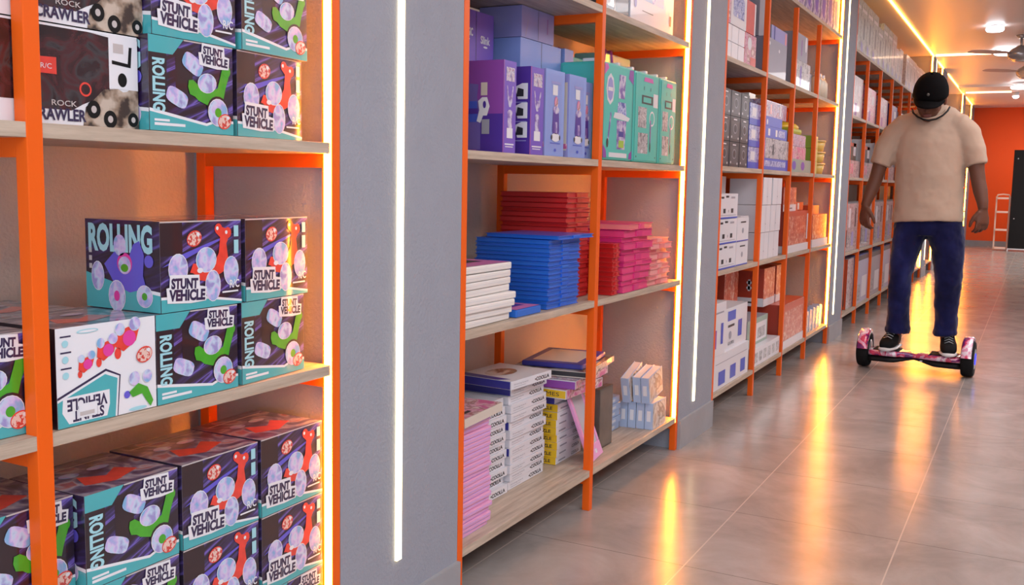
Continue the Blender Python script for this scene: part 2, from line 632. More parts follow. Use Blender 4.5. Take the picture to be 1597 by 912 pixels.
def face_side(f):
    f.rect(DARKS, 0, 0, 1, 1, 0)
    f.text(CYAN, 'ROLLING', .04, .66, .28, 2, off=.045, width=.86)
    for k, v in enumerate((.62, .53, .44)):
        f.rect(KRAFT, .05, v, .09, v + .055, 2)
    f.poly(TEAL, [(0, 0), (1, 0), (1, .20), (.62, .24), (.0, .40)], 1)
    f.poly(WHITEP, [(.55, .24), (1, .19), (1, .23), (.6, .27)], 1.3)
    f.poly(BLUEP, [(.26, .50), (.42, .66), (.60, .60), (.66, .74), (.74, .78), (.80, .62), (.78, .40), (.82, .26), (.60, .20), (.40, .28)], 2.5)
    f.ell(BLUEP, .86, .56, .07, .07, 2.5)
    f.ell(MAGP, .54, .52, .12, .12, 3)
    f.ell(IRID, .54, .50, .10, .10, 3.4)
    f.ell(GREENP, .54, .47, .06, .045, 3.8)
    wheel(f, .17, .36, .10, .16, 3)
    wheel(f, .43, .15, .13, .17, 3.6, inner=MAGP)
    wheel(f, .80, .17, .12, .12, 3.2, inner=GREENP)
    f.ell(IRID, .48, .72, .10, .12, 3)


def face_W(f):
    f.rect(WHITEP, 0, 0, 1, 1, 0)
    f.poly(INK, [(0, .31), (.47, .52), (.62, .43), (.585, 0), (0, 0)], 1)
    f.poly(WHITEP, [(0, .285), (.47, .495), (.605, .42), (.575, 0), (0, 0)], 1.5)
    f.poly(TEAL, [(0, .26), (.46, .465), (.585, .40), (.555, 0), (0, 0)], 2)
    f.poly(WHITEP, [(.50, .30), (.50, .15), (.47, .03), (.10, .03), (.04, .15), (.05, .30)], 2.6)
    f.text(INK, 'VEHICLE', .47, .27, .11, 3, rot=R(180), off=.035, width=.38)
    f.text(INK, 'STUNT', .44, .145, .10, 3, rot=R(180), off=.035, width=.30)
    f.rect(WHITEP, .19, .07, .37, .21, 5)
    f.rect(KRAFT, .20, .09, .34, .13, 6)
    for (u, v, s) in ((.27, .60, .75), (.47, .71, .95), (.68, .80, 1.2)):
        f.poly(REDP, [(u - .09 * s, v - .06 * s), (u - .02 * s, v - .11 * s), (u + .09 * s, v - .03 * s), (u + .12 * s, v + .08 * s), (u + .02 * s, v + .10 * s), (u - .08 * s, v + .06 * s)], 2)
        f.ell(REDP, u - .07 * s, v - .12 * s, .035 * s, .05 * s, 2)
        f.ell(MAGP, u + .03 * s, v, .07 * s, .07 * s, 3)
        wheel(f, u + .08 * s, v + .12 * s, .06 * s, .06 * s, 3.5)
        wheel(f, u - .05 * s, v + .09 * s, .05 * s, .055 * s, 3)
    f.ell(CYAN, .30, .94, .13, .022, 2)
    f.ell(WHITEP, .30, .94, .11, .012, 3)
    art_badge(f, .87, .60, .10, 5)
    f.poly(GREENP, [(.70, .22), (.80, .30), (.90, .24), (.96, .08), (.93, .02), (.88, .10), (.84, .18), (.74, .16)], 3)
    wheel(f, .76, .36, .07, .075, 3.6)
    wheel(f, .90, .36, .06, .07, 3.6)
    f.ell(BLUEP, .68, .20, .04, .04, 3)
    for v in (.84, .68, .52):
        f.ell(CYAN, .085, v, .036, .036, 2)
        f.rect(INK, .04, v + .065, .14, v + .08, 2)
    f.ell(CYAN, .79, .03, .12, .02, 3)


def stunt_box(kind, name='toy_box'):
    mb = MB()
    mb.box(-BD, 0, 0, BW, 0, BH, KRAFT)
    f = Fr(mb, (.0002, 0, 0), (0, 1, 0), (0, 0, 1), BW, BH)
    {'G': face_G, 'R': face_R, 'W': face_W}[kind](f)
    f = Fr(mb, (-BD, -.0002, 0), (1, 0, 0), (0, 0, 1), BD, BH)
    if kind == 'W':
        f.rect(DARKPLAIN, 0, 0, 1, 1, 0)
    else:
        face_side(f)
    f = Fr(mb, (0, 0, BH + .0002), (0, 1, 0), (-1, 0, 0), BW, BD)
    f.rect(TOPP, 0, 0, 1, 1, 0)
    f.poly(REDP, [(.2, .25), (.45, .15), (.8, .3), (.7, .5), (.5, .35), (.3, .5)], 1)
    f.ell(IRID, .3, .6, .1, .07, 1.5)
    f.ell(IRID, .62, .62, .12, .06, 1.5)
    f.rect(KRAFT, .1, .82, .9, .84, 1)
    return mb.build(name)


def bounce(z, k, step=BH + .0015):
    return z + k * step + .0012


protos = {}
GRP = 'toy vehicle boxes on the nearest shelving unit'


def put_stunt(kind, x, y, z, yaw, label):
    if kind not in protos:
        protos[kind] = stunt_box(kind)
        o = protos[kind]
    else:
        o = protos[kind].copy()
        C.objects.link(o)
    # rotate about the front near corner, moved along so the back corner clears the neighbour
    y += BD * math.sin(R(yaw)) + (.0012 if yaw else 0)
    o.location = (x, y, z)
    o.rotation_euler = (0, 0, R(yaw))
    props(o, label, 'box', GRP)


zu, zm, zb = 1.172, .716, .14
# upper shelf
put_stunt('G', -.008, 1.148, bounce(zu, 0), 0, 'toy box with green car on the upper shelf, beside the lower crawler box')
put_stunt('R', -.010, 1.338, bounce(zu, 0), 3.2, 'toy box with red car, upper shelf, lower row nearest the light strip')
put_stunt('R', -.010, 1.158, bounce(zu, 1), 0, 'toy box with red car, cut by top of photo, beside the upper crawler box')
put_stunt('G', -.006, 1.349, bounce(zu, 1), 2.6, 'toy box with green car, cut by top of photo, nearest the light strip')
# middle shelf
put_stunt('W', -.006, .960, bounce(zm, 0), 0, 'white-sided stunt vehicle toy box standing upside down on the middle shelf')
put_stunt('G', -.006, 1.150, bounce(zm, 0), 0, 'toy box with green car, middle shelf, right beside the white-sided box')
put_stunt('G', -.008, 1.339, bounce(zm, 0), 3.6, 'toy box with green car, middle shelf, bottom row nearest the light strip')
put_stunt('R', -.006, 1.162, bounce(zm, 1), 0, 'red car toy box showing its ROLLING side panel, top of the middle shelf pile')
put_stunt('R', -.008, 1.351, bounce(zm, 1), 3.6, 'red car toy box, top of the middle shelf pile, nearest the light strip')
put_stunt('G', -.029, .748, bounce(zm, 0), 0, 'stunt vehicle toy box partly behind the orange post, middle shelf, at left edge of photo')
put_stunt('R', -.190, .951, bounce(zm, 0), 0, 'toy box behind the upside-down white box, only its lid showing')
put_stunt('G', -.2115, .60, bounce(zm, 0), 0, 'toy box in the back row behind the orange post, only its lid showing')
# bottom shelf, columns
def low(kind, y, k, yaw=0, x=-.006, lab=''):
    put_stunt(kind, x, y, bounce(zb, k), yaw, lab)


for k in range(3):
    low('G', 1.002 - .0 * k, k, 0, -.006, 'green car toy box on the bottom shelf, ' + nth(k, 3) + ', right of the post')
    low('R', 1.200, k, 0, -.006, 'red car toy box on the bottom shelf, ' + nth(k, 3) + ', second stack from light')
low('G', 1.392, 0, 1.7, -.006, 'green car toy box on the bottom shelf, lowest of the stack at the light strip')
low('R', 1.391, 1, 1.7, -.006, 'red car toy box on the bottom shelf, middle of the stack at the light strip')
low('R', 1.391, 2, 1.7, -.006, 'red car toy box on the bottom shelf, topmost of the stack at the light strip')
for k in range(3):
    low('G', .811, k, 0, -.029, 'green car toy box on the bottom shelf, ' + nth(k, 3) + ', behind the post')

# crawler boxes: white card frame round a film window
TAN = ramp_mat('dusty_truck_print', [(.40, (.05, .035, .03)), (.48, (.30, .22, .16)), (.60, (.55, .46, .38))], 30, rough=.3, coat=.3)
FILM = ramp_mat('dark_red_toy_behind_film', [(.42, (.022, .011, .013)), (.55, (.075, .018, .022)), (.62, (.05, .045, .05)), (.7, (.03, .012, .015))], 16, rough=.2, coat=.9, distort=1.5)


def crawler(kind, label, x, y, z, W=.278):
    H = .146
    mb = MB()
    mb.box(-.17, 0, 0, W, 0, H, DARKPLAIN, bev=.001)
    f = Fr(mb, (.0003, 0, 0), (0, 1, 0), (0, 0, 1), W, H)
    f.rect(WHITEP, .0, .0, 1, 1, 0)
    f.poly(FILM, [(.03, .22), (.25, .22), (.30, .15), (.55, .15), (.62, .22), (.72, .30), (.80, .36), (.82, .95), (.60, .985), (.03, .985)], 1)
    f.poly(TAN, [(.62, 0), (1, 0), (1, .50), (.92, .40), (.80, .36), (.72, .30), (.64, .20)], 1.2)
    f.poly(TAN, [(.68, .26), (.76, .40), (.86, .42), (.95, .34), (.98, .20), (.90, .12), (.74, .12)], 2)
    for (u, v, r) in ((.69, .18, .085), (.80, .09, .085), (.96, .10, .07)):
        f.ell(BLACKP, u, v, r, r * 1.1, 3)
        f.ell(KRAFT, u, v, r * .4, r * .45, 3.5)
    f.text(INK, 'CRAWLER', .295, .045, .115, 3, off=.03, width=.34)
    f.text(KRAFT, 'ROCK', .42, .19, .055, 3, off=.01, width=.16)
    f.ell(INK, .30, .21, .03, .025, 3)
    f.poly(REDP, [(.24, .56), (.32, .66), (.46, .67), (.46, .50), (.26, .50)], 3)
    f.text(WHITEP, 'R/C', .36, .55, .05, 4, width=.07)
    f.ell(REDP, .64, .38, .075, .075, 2)
    f.ell(FILM, .64, .38, .055, .055, 2.5)
    f.rect(WHITEP, .80, .42, 1, .96, 1.6)
    f.rect(KRAFT, .83, .80, .90, .90, 2.4)
    f.poly(BLACKP, [(.82, .68), (.95, .66), (.96, .88), (.94, .88), (.93, .70), (.82, .72)], 2.4)
    f.ell(BLACKP, .89, .52, .06, .075, 2.4)
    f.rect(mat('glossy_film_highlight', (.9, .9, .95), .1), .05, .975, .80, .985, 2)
    o = mb.build('toy_box', loc=(x, y, z))
    props(o, label, 'box', 'rock crawler toy boxes on the nearest shelving unit')
    return o


crawler('a', 'dark window box reading CRAWLER, resting on the upper shelf board', -.029, .866, zu + .001)
crawler('a', 'dark window box reading CRAWLER, stacked on the other crawler box, cut by top of photo', -.029, .878, zu + .149)
mb = MB()
mb.box(-.17, 0, 0, .20, 0, .136, WHITEP, bev=.001)
f = Fr(mb, (.0003, 0, 0), (0, 1, 0), (0, 0, 1), .20, .136)
f.rect(mat('dark_red_film', (.08, .012, .015), .15, coat=.6), .0, .12, .99, .99, 1)
f.poly(mat('grey_lilac_print', (.62, .60, .68), .4), [(.0, .22), (.84, .16), (.90, .23), (.90, .97), (0, .97)], 2)
for k in range(4):
    f.rect(KRAFT, .66, .30 + k * .14, .76, .39 + k * .14, 3)
f.rect(INK, .3, .03, .96, .07, 3)
o = mb.build('toy_box', loc=(-.012, .650, zu + .001))
props(o, 'white panelled toy box left of the orange post on the upper shelf board', 'box', 'rock crawler toy boxes on the nearest shelving unit')
mb = MB()
mb.box(-.17, 0, 0, .20, 0, .13, WHITEP, bev=.001)
f = Fr(mb, (.0003, 0, 0), (0, 1, 0), (0, 0, 1), .20, .13)
f.rect(DARKPLAIN, .0, .30, .99, .99, 1)
f.rect(INK, .30, .08, .95, .14, 3)
o = mb.build('toy_box', loc=(-.012, .655, zu + .139))
props(o, 'toy box with white lower band left of the orange post, cut by top of photo', 'box', 'rock crawler toy boxes on the nearest shelving unit')

# ------------------------------------------------------------------ general cartons
def M(name, c, rough=.4, coat=.2, **k):
    return mat(name, c, rough, coat=coat, **k)


PURP = M('violet_card', (.16, .08, .50))
PURPD = M('deep_violet_card', (.075, .03, .30))
PLUM = M('plum_card', (.26, .06, .36))
LBLUE = M('cornflower_card', (.24, .34, .72))
LAV = M('lavender_card', (.30, .30, .62))
TEALB = M('mint_card', (.07, .52, .44))
TEALD = M('dark_mint_card', (.03, .28, .26))
PINKH = M('pink_handle_plastic', (.60, .10, .42))
WCARD = M('white_card', (.74, .73, .77))
CREAM = M('cream_card', (.66, .58, .50))
GCARD = M('grey_card', (.34, .34, .40))
DGREY = M('charcoal_card', (.045, .045, .052))
ORC = M('orange_red_card', (.62, .085, .025))
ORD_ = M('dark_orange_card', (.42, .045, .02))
YEL = M('yellow_card', (.80, .50, .02))
NAVY = M('navy_card', (.04, .04, .30))
BLUEC = M('royal_blue_print', (.06, .10, .55))
LGREEN = M('lime_print', (.35, .55, .05))
ART = ramp_mat('mixed_product_print', [(.40, (.45, .25, .40)), (.48, (.65, .60, .66)), (.55, (.20, .18, .42)), (.62, (.60, .22, .18)), (.7, (.7, .66, .62))], 34, rough=.35, coat=.3, distort=1.)
ARTB = ramp_mat('blue_product_print', [(.40, (.08, .10, .40)), (.50, (.55, .60, .80)), (.58, (.10, .14, .55)), (.66, (.75, .74, .80))], 30, rough=.35, coat=.3, distort=1.)
ARTG = ramp_mat('grey_product_print', [(.42, (.16, .16, .18)), (.50, (.55, .54, .56)), (.60, (.30, .28, .30)), (.68, (.70, .68, .70))], 36, rough=.35, coat=.3, distort=1.)
ARTO = ramp_mat('orange_product_print', [(.42, (.55, .07, .02)), (.54, (.70, .16, .06)), (.62, (.80, .45, .32))], 36, rough=.35, coat=.3, distort=1.)
ARTP = ramp_mat('pink_product_print', [(.40, (.60, .12, .30)), (.50, (.75, .45, .55)), (.58, (.35, .12, .12)), (.66, (.80, .62, .62))], 20, rough=.35, coat=.3, distort=1.2)
ARTK = ramp_mat('cover_picture_print', [(.40, (.30, .10, .05)), (.48, (.16, .12, .08)), (.56, (.60, .52, .45)), (.66, (.68, .66, .66))], 10, rough=.3, coat=.4, distort=1.2)
SILVER = ramp_mat('silvery_figure_print', [(.42, (.20, .12, .42)), (.52, (.50, .42, .66)), (.60, (.62, .60, .72))], 40, rough=.3, coat=.4)
INK2 = M('black_ink', (.03, .03, .035))


def carton(name, label, cat, group, x, y0, y1, z, h, d, base, front=None, side=None, top=None, yaw=0., roll=0., parent_parts=None, bev=.0012):
    W = y1 - y0
    mb = MB()
    mb.box(-d, 0, 0, W, 0, h, base, bev=bev)
    if front:
        front(Fr(mb, (.0002, 0, 0), (0, 1, 0), (0, 0, 1), W, h, .0005))
    if side:
        side(Fr(mb, (-d, -.0002, 0), (1, 0, 0), (0, 0, 1), d, h, .0005))
    if top:
        top(Fr(mb, (0, 0, h + .0002), (0, 1, 0), (-1, 0, 0), W, d, .0005))
    else:
        f = Fr(mb, (0, 0, h + .0002), (0, 1, 0), (-1, 0, 0), W, d, .0005)
        f.rect(KRAFT, .02, .49, .98, .51, 1)
    o = mb.build(name, loc=(x, y0, z), rot=(R(roll), 0, R(yaw)))
    return props(o, label, cat, group)


# --- bay 2, upper shelf: violet and blue toy boxes
G2U = 'violet and blue toy boxes on the shelf above the folders'
z = 1.179


def spine_violet(f):
    f.rect(PURP, 0, 0, 1, 1, 0)
    f.rect(PLUM, 0, 0, .08, 1, 1)
    f.rect(ART, .22, .78, .86, .93, 1)
    f.text(WHITEP, 'STUDIO', .24, .87, .03, 2, width=.6)
    f.poly(SILVER, [(.26, .73), (.34, .73), (.42, .62), (.62, .62), (.72, .73), (.80, .73), (.70, .56), (.58, .50), (.46, .50), (.34, .58)], 1)
    f.ell(SILVER, .52, .58, .035, .045, 1.5)
    f.rect(SILVER, .36, .26, .70, .44, 1)
    f.ell(SILVER, .53, .44, .06, .03, 1.5)
    f.rect(WHITEP, .30, .16, .76, .27, 1.5)
    f.rect(WHITEP, .16, .085, .86, .10, 1)
    f.rect(WHITEP, .2, .06, .8, .07, 1)


def side_window(f):
    f.rect(PLUM, 0, 0, 1, 1, 0)
    f.rect(PURPD, .60, 0, 1, .42, 1)
    film = mat('violet_display_film', (.17, .12, .42), .08, coat=1.)
    f.poly(film, [(0, .03), (.66, .03), (.66, .45), (.60, .60), (.62, .74), (.0, .80)], 1.5)
    f.poly(BLUEC, [(.10, .34), (.62, .33), (.60, .56), (.08, .56)], 2)
    f.rect(PURPD, .08, .42, .62, .48, 2.5)
    f.ell(INK2, .22, .72, .10, .09, 2)
    f.ell(SILVER, .30, .10, .10, .06, 2)
    f.poly(ARTP, [(.20, .10), (.44, .10), (.46, .24), (.36, .28), (.18, .22)], 2.5)
    f.ell(CREAM, .36, .70, .035, .025, 3)
    f.rect(CREAM, .66, .62, .76, .76, 2)
    f.poly(WHITEP, [(.62, .56), (.68, .60), (.76, .60), (.80, .50), (.76, .40), (.70, .40), (.66, .32), (.60, .34), (.64, .46)], 3)
    f.ell(PURPD, .72, .52, .02, .04, 3.4)
    f.rect(GCARD, .68, .20, .80, .36, 3)


def side_photos(f):
    f.rect(PURPD, 0, 0, 1, 1, 0)
    for v in (.72, .50, .28):
        f.poly(WHITEP, [(.70, v - .09), (.94, v - .09), (.94, v + .09), (.80, v + .09), (.62, v + .05)], 1)
        f.poly(INK2, [(.66, v - .06), (.84, v - .06), (.84, v + .02), (.70, v + .04)], 2)
        f.rect(LAV, .55, v - .13, .92, v - .12, 1)


def front_blue(f):
    f.rect(LBLUE, 0, 0, 1, 1, 0)
    for k in range(9):
        f.rect(LAV, .10 + k * .09, .05, .115 + k * .09, .95, .5)
    f.rect(WHITEP, .36, .71, .62, .83, 2)
    f.rect(LAV, .30, .84, .76, .87, 2)
    f.ell(ARTP, .55, .63, .05, .07, 2)
    f.poly(PURPD, [(.36, .30), (.40, .50), (.46, .56), (.64, .56), (.70, .50), (.74, .30), (.66, .22), (.44, .22)], 2)
    f.ell(SILVER, .55, .54, .085, .045, 2.5)
    f.rect(SILVER, .48, .26, .62, .40, 3)
    f.ell(WHITEP, .54, .22, .12, .05, 3)
    f.ell(INK2, .34, .22, .02, .03, 3.2)
    f.ell(INK2, .76, .22, .02, .03, 3.2)
    f.rect(BLUEC, .26, .145, .80, .155, 2)
    f.ell(BLUEC, .54, .07, .03, .02, 2)


def side_blue(f):
    f.rect(LAV, 0, 0, 1, 1, 0)
    f.rect(CREAM, .30, .08, .96, .90, 1)
    f.rect(ARTP, .86, .10, .98, .16, 2)


carton('toy_box', 'violet box with a clear display window, first from the left post', 'box', G2U, -.012, 2.346, 2.419, z, .245, .20, PURP, spine_violet, side_window)
carton('toy_box', 'violet box with small white pictures down its dark side panel', 'box', G2U, -.012, 2.505, 2.590, z, .245, .13, PURP, spine_violet, side_photos)
carton('toy_box', 'light blue upright box right after the two violet boxes', 'box', G2U, -.012, 2.602, 2.730, z, .25, .14, LBLUE, front_blue, side_blue)
carton('toy_box', 'light blue upright box with a cream edge, beside the middle post', 'box', G2U, -.012, 2.764, 2.890, z, .25, .14, LBLUE, front_blue, side_blue)
carton('toy_box', 'blue upright box half hidden behind the middle orange post', 'box', G2U, -.04, 2.902, 3.005, z, .245, .12, LBLUE, front_blue, side_blue)


def cube_front(a, b, ink, base):
    def fn(f):
        f.rect(base, 0, 0, 1, 1, 0)
        f.rect(INK2, .495, 0, .505, 1, 1)
        f.text(ink, a, .14, .52, .14, 2, off=.03, width=.26)
        f.text(ink, b, .62, .42, .14, 2, off=.03, width=.26)
        f.ell(ink, .26, .45, .08, .02, 2)
        f.ell(ink, .76, .36, .08, .02, 2)
    return fn


G2V = 'plain stacked boxes behind the violet toy boxes'
carton('storage_carton', 'violet carton with white lettering, lower one, behind the window box', 'box', G2V, -.235, 2.47, 2.68, z, .265, .13, PURP, cube_front('Slink', 'Slink', WHITEP, PURP))
carton('storage_carton', 'violet carton with white lettering, upper one, high on the shelf', 'box', G2V, -.235, 2.475, 2.685, z + .266, .155, .13, PURP, cube_front('MAGIC', 'Slink', WHITEP, PURP))
carton('storage_carton', 'cornflower blue carton with dark lettering, below the lavender carton', 'box', G2V, -.17, 2.74, 3.03, z, .365, .15, LBLUE, cube_front('Slink', 'MAGIC', BLUEC, LBLUE))
carton('storage_carton', 'lavender carton with creased sides under the top shelf board', 'box', G2V, -.17, 2.745, 2.972, z + .367, .095, .15, LAV, lambda f: (f.rect(LAV, 0, 0, 1, 1, 0), f.rect(INK2, .495, 0, .503, 1, 1), f.rect(PLUM, .78, .3, .80, .8, 1), f.poly(GCARD, [(.1, .0), (.11, 0), (.2, .6), (.19, .6)], 1)))
carton('storage_carton', 'small blue carton between the blue cartons and the mint boxes', 'box', G2V, -.17, 3.06, 3.13, z, .37, .13, LBLUE, lambda f: (f.rect(LBLUE, 0, 0, 1, 1, 0), f.rect(BLUEC, .4, .4, .7, .46, 1)))


def mint_front(v):
    def fn(f):
        f.rect(TEALB, 0, 0, 1, 1, 0)
        f.rect(TEALD, .97, 0, 1, 1, .6)
        if v == 0:
            f.ell(WHITEP, .20, .74, .115, .17, 1, n=8)
            f.ell(LAV, .20, .74, .085, .13, 1.6, n=8)
            f.rect(WHITEP, .12, .72, .28, .76, 2)
            f.poly(SILVER, [(.48, .66), (.70, .66), (.72, .92), (.50, .92)], 1)
            f.poly(ARTB, [(.44, .48), (.78, .48), (.74, .62), (.48, .62)], 1)
            f.poly(WHITEP, [(.32, .44), (.84, .42), (.90, .46), (.60, .50), (.36, .50)], 1.6)
            f.poly(SILVER, [(.46, .10), (.74, .10), (.78, .42), (.44, .42)], 1)
            f.rect(NAVY, .52, .24, .68, .30, 2)
            f.rect(LGREEN, .52, .12, .70, .20, 2)
            f.rect(WHITEP, .20, .01, .82, .06, 1)
            f.poly(PLUM, [(0, 0), (.12, 0), (.10, .08), (0, .14)], 1)
            f.poly(PLUM, [(.88, 0), (1, 0), (1, .1), (.9, .06)], 1)
            f.poly(SILVER, [(.12, .12), (.16, .12), (.26, .48), (.22, .50)], 1)
            f.ell(INK2, .14, .16, .03, .05, 1.4)
            f.poly(PINKH, [(0, .88), (.14, .96), (.10, 1), (0, 1)], 1.2)
            f.poly(PLUM, [(.82, .90), (1, .84), (1, 1), (.86, 1)], 1.2)
        else:
            f.poly(PINKH, [(.32, .92), (.74, .92), (.70, .97), (.36, .97)], 2)
            f.rect(INK2, .26, .66, .74, .76, 1)
            f.rect(TEALB, .32, .68, .66, .74, 1.5)
            f.rect(WHITEP, .76, .64, .96, .80, 1)
            f.rect(ARTG, .12, .38, .48, .62, 1)
            f.rect(ARTG, .14, .08, .56, .32, 1)
            f.ell(WHITEP, .72, .50, .09, .09, 1)
            f.ell(TEALB, .72, .50, .07, .07, 1.5)
            f.rect(PLUM, .64, .18, .68, .48, 1.6)
            f.ell(INK2, .66, .16, .02, .06, 1.8)
            f.rect(INK2, .34, .82, .36, .86, 1)
            f.rect(INK2, .62, .82, .64, .86, 1)
            for u in (.08, .9):
                f.ell(INK2, u, .04, .012, .012, 1)
    return fn


G2M = 'mint carry-case toy boxes on the shelf above the folders'
for k, (y0, y1, v, lab) in enumerate(((3.027, 3.303, 0, 'mint box with a large toy picture, right of the middle post'), (3.312, 3.566, 1, 'mint box with pink handle, middle of the three mint boxes'),
                                      (3.576, 3.764, 1, 'mint box lit orange by the light strip at the right end'))):
    t = root('carry_case_box', (-.012, y0, z))
    props(t, lab, 'box', G2M)
    mb = MB()
    mb.box(-.16, 0, 0, y1 - y0, 0, .322, TEALB, bev=.012)
    mint_front(v)(Fr(mb, (.0003, .008, .008), (0, 1, 0), (0, 0, 1), y1 - y0 - .016, .306, .0005))
    mb.build('case', t)
    for yy in (.18, .72):
        mb = MB()
        mb.box(-.10, -.03, (y1 - y0) * yy, (y1 - y0) * yy + .02, .3215, .338, WHITEP, bev=.004)
        mb.build('clasp', t)
t = root('carry_case_box', (-.195, 3.16, z))
props(t, 'mint carry case standing behind the middle orange post', 'box', G2M)
mb = MB()
mb.box(-.13, 0, 0, .20, 0, .36, TEALB, bev=.01)
Fr(mb, (.0003, .0, 0), (0, 1, 0), (0, 0, 1), .2, .36).rect(CREAM, .3, .6, .8, .9, 1)
mb.build('case', t)
mb = MB(); mb.tube([(-.06, .02, .36), (-.06, .03, .385), (-.06, .13, .385), (-.06, .14, .36)], .010, PINKH, n=8); mb.build('handle', t)
t = root('carry_case_box', (-.185, 3.40, z))
props(t, 'mint carry case with a cream lid behind the front mint boxes', 'box', G2M)
mb = MB()
mb.box(-.13, 0, 0, .30, 0, .37, TEALB, bev=.01)
mb.box(-.12, .004, .03, .29, .34, .405, M('pale_mint_plastic', (.32, .60, .55)), bev=.006)
mb.build('case', t)
mb = MB(); mb.tube([(.0, .02, .37), (.0, .03, .41), (.0, .09, .41), (.0, .10, .37)], .010, PINKH, n=8); mb.build('handle', t)
# top shelf right cell
carton('toy_box', 'dark brown window box on the top visible shelf, left of the white box', 'box', 'boxes on the highest visible shelf of the folder unit', -.03, 3.03, 3.27, 1.667, .20, .2, DGREY,
       lambda f: (f.rect(DGREY, 0, 0, 1, 1, 0), f.rect(FILM, .0, .1, .45, .9, 1), f.rect(CREAM, .47, 0, .50, 1, 1), f.ell(ARTK, .2, .2, .2, .1, 2)))
carton('toy_box', 'white and pale blue box cut by top of photo beside the light strip', 'box', 'boxes on the highest visible shelf of the folder unit', -.03, 3.29, 3.74, 1.667, .25, .2, WCARD,
       lambda f: (f.rect(WCARD, 0, 0, 1, 1, 0), f.poly(M('pale_sky_print', (.45, .58, .78)), [(0, .36), (.75, .36), (.75, 1), (0, 1)], 1), f.ell(SILVER, .5, .6, .12, .24, 2), f.ell(LAV, .10, .28, .05, .07, 2), f.rect(INK2, .90, .15, .94, .3, 2), f.rect(INK2, .25, .2, .5, .21, 2)))

# --- bay 2, middle shelf: stacks of folders
random.seed(4)


def folder_mesh(kind, W, D, T, cover, inner, open_w=True):
    """shallow document case: two covers with rounded corners and the body between them"""
    mb = MB()
    bm = bmesh.new()
    bmesh.ops.create_cube(bm, size=1)
    for v in bm.verts:
        v.co = Vector((v.co.x * (D - .008) - D / 2, v.co.y * (W - .004) + W / 2, v.co.z * (T - .003) + T / 2))
    mb.bm(bm, inner)
    for z0 in (0, T - .0022):
        mb.box(-D, 0, 0, W, z0, z0 + .0022, cover, bev=.0009)
    # clasp flap on the aisle side
    mb.box(-.006, .0015, W * .40, W * .60, .002, T - .002, cover, bev=.0008)
    return mb.build(kind)


def pile(name, proto_list, x, y, z0, ths, label, group, cat='folder', jit=.004, yawj=2.5, labs=None):
    z = z0
    n = len(ths)
    used = set()
    for k, t in enumerate(ths):
        p = proto_list[t % len(proto_list)]
        if p['o'] is None:
            p['o'] = p['f']()
            o = p['o']
        else:
            o = copy_tree(p['o'])
        o.location = (x + random.uniform(-jit, jit), y + random.uniform(-jit, jit), z)
        o.rotation_euler = (0, 0, R(random.uniform(-yawj, yawj)))
        props(o, label % nth(k, n), cat, group)
        z += p['t'] + .0008
    return z


def P(f, t):
    return {'f': f, 't': t, 'o': None}


FB = M('blue_polypropylene', (.015, .12, .62), rough=.3)
FB2 = M('light_blue_polypropylene', (.015, .14, .60), rough=.3)
FR = M('red_polypropylene', (.50, .006, .006), rough=.4)
FR2 = M('salmon_red_polypropylene', (.60, .022, .022), rough=.4)
FM = M('magenta_polypropylene', (.64, .02, .18), rough=.4)
FM2 = M('rose_polypropylene', (.74, .05, .20), rough=.4)
FPK = M('coral_pink_polypropylene', (.80, .22, .22), rough=.3)
FPK2 = M('pale_pink_polypropylene', (.85, .36, .34), rough=.3)
FW = M('ivory_board', (.80, .76, .72), rough=.4)
FW2 = M('white_paper_edge', (.70, .68, .68), rough=.6)

zs = .7172
ztop = pile('folder', [P(lambda: folder_mesh('folder', .225, .26, .0135, FB, FB2), .0135), P(lambda: folder_mesh('folder', .222, .26, .0105, FB2, FB), .0105)],
     -.020, 2.668, zs, [0, 1, 0, 0, 1, 0, 1, 0, 0, 1, 0, 0, 1, 0, 1, 0], 'blue plastic folder in the blue stack, %s', 'blue folders stacked on the middle shelf', jit=.003, yawj=.8)
t = folder_mesh('folder', .24, .26, .012, FB, FB2)
t.location = (.005, 2.682, ztop + .001)
t.rotation_euler = (0, 0, R(-2))
props(t, 'blue plastic folder lying skewed on the very top of the blue stack', 'folder', 'blue folders stacked on the middle shelf')
pile('folder', [P(lambda: folder_mesh('folder', .18, .25, .0165, FR, FR2), .0165), P(lambda: folder_mesh('folder', .18, .25, .0125, FR2, FR), .0125)],
     -.085, 2.932, zs, [0, 1, 0, 0, 1, 0, 0, 1, 0, 1, 0, 0, 1, 0, 0, 1, 0, 0, 1, 0, 0, 0], 'red plastic folder in the tall red stack, %s', 'red folders stacked behind the middle post', jit=.003, yawj=.8)
pile('folder', [P(lambda: folder_mesh('folder', .06, .20, .0155, FR2, FR), .0155)],
     -.006, 3.145, zs, [0] * 11, 'small red folder beside the magenta stack, %s', 'small red folders right of the middle post', jit=.003, yawj=2)
ztop = pile('folder', [P(lambda: folder_mesh('folder', .27, .24, .0245, FM, FM2), .0245), P(lambda: folder_mesh('folder', .265, .24, .0165, FM2, FM), .0165)],
     -.004, 3.225, zs, [0, 1, 0, 0, 1, 0, 1, 0, 1, 0], 'magenta plastic folder in the magenta stack, %s', 'magenta folders stacked on the middle shelf', jit=.006, yawj=2)
t = folder_mesh('folder', .27, .24, .022, FM2, FPK)
t.location = (.012, 3.245, ztop + .001); t.rotation_euler = (0, 0, R(3))
props(t, 'magenta folder sticking out on the very top of the magenta stack', 'folder', 'magenta folders stacked on the middle shelf')
pile('folder', [P(lambda: folder_mesh('folder', .22, .20, .0225, FPK, FPK2), .0225), P(lambda: folder_mesh('folder', .215, .20, .0165, FPK2, FPK), .0165)],
     -.010, 3.515, zs, [0, 1, 0, 1, 1, 0, 1, 0, 1], 'coral pink folder in the stack by the light strip, %s', 'coral pink folders stacked on the middle shelf', jit=.008, yawj=2)


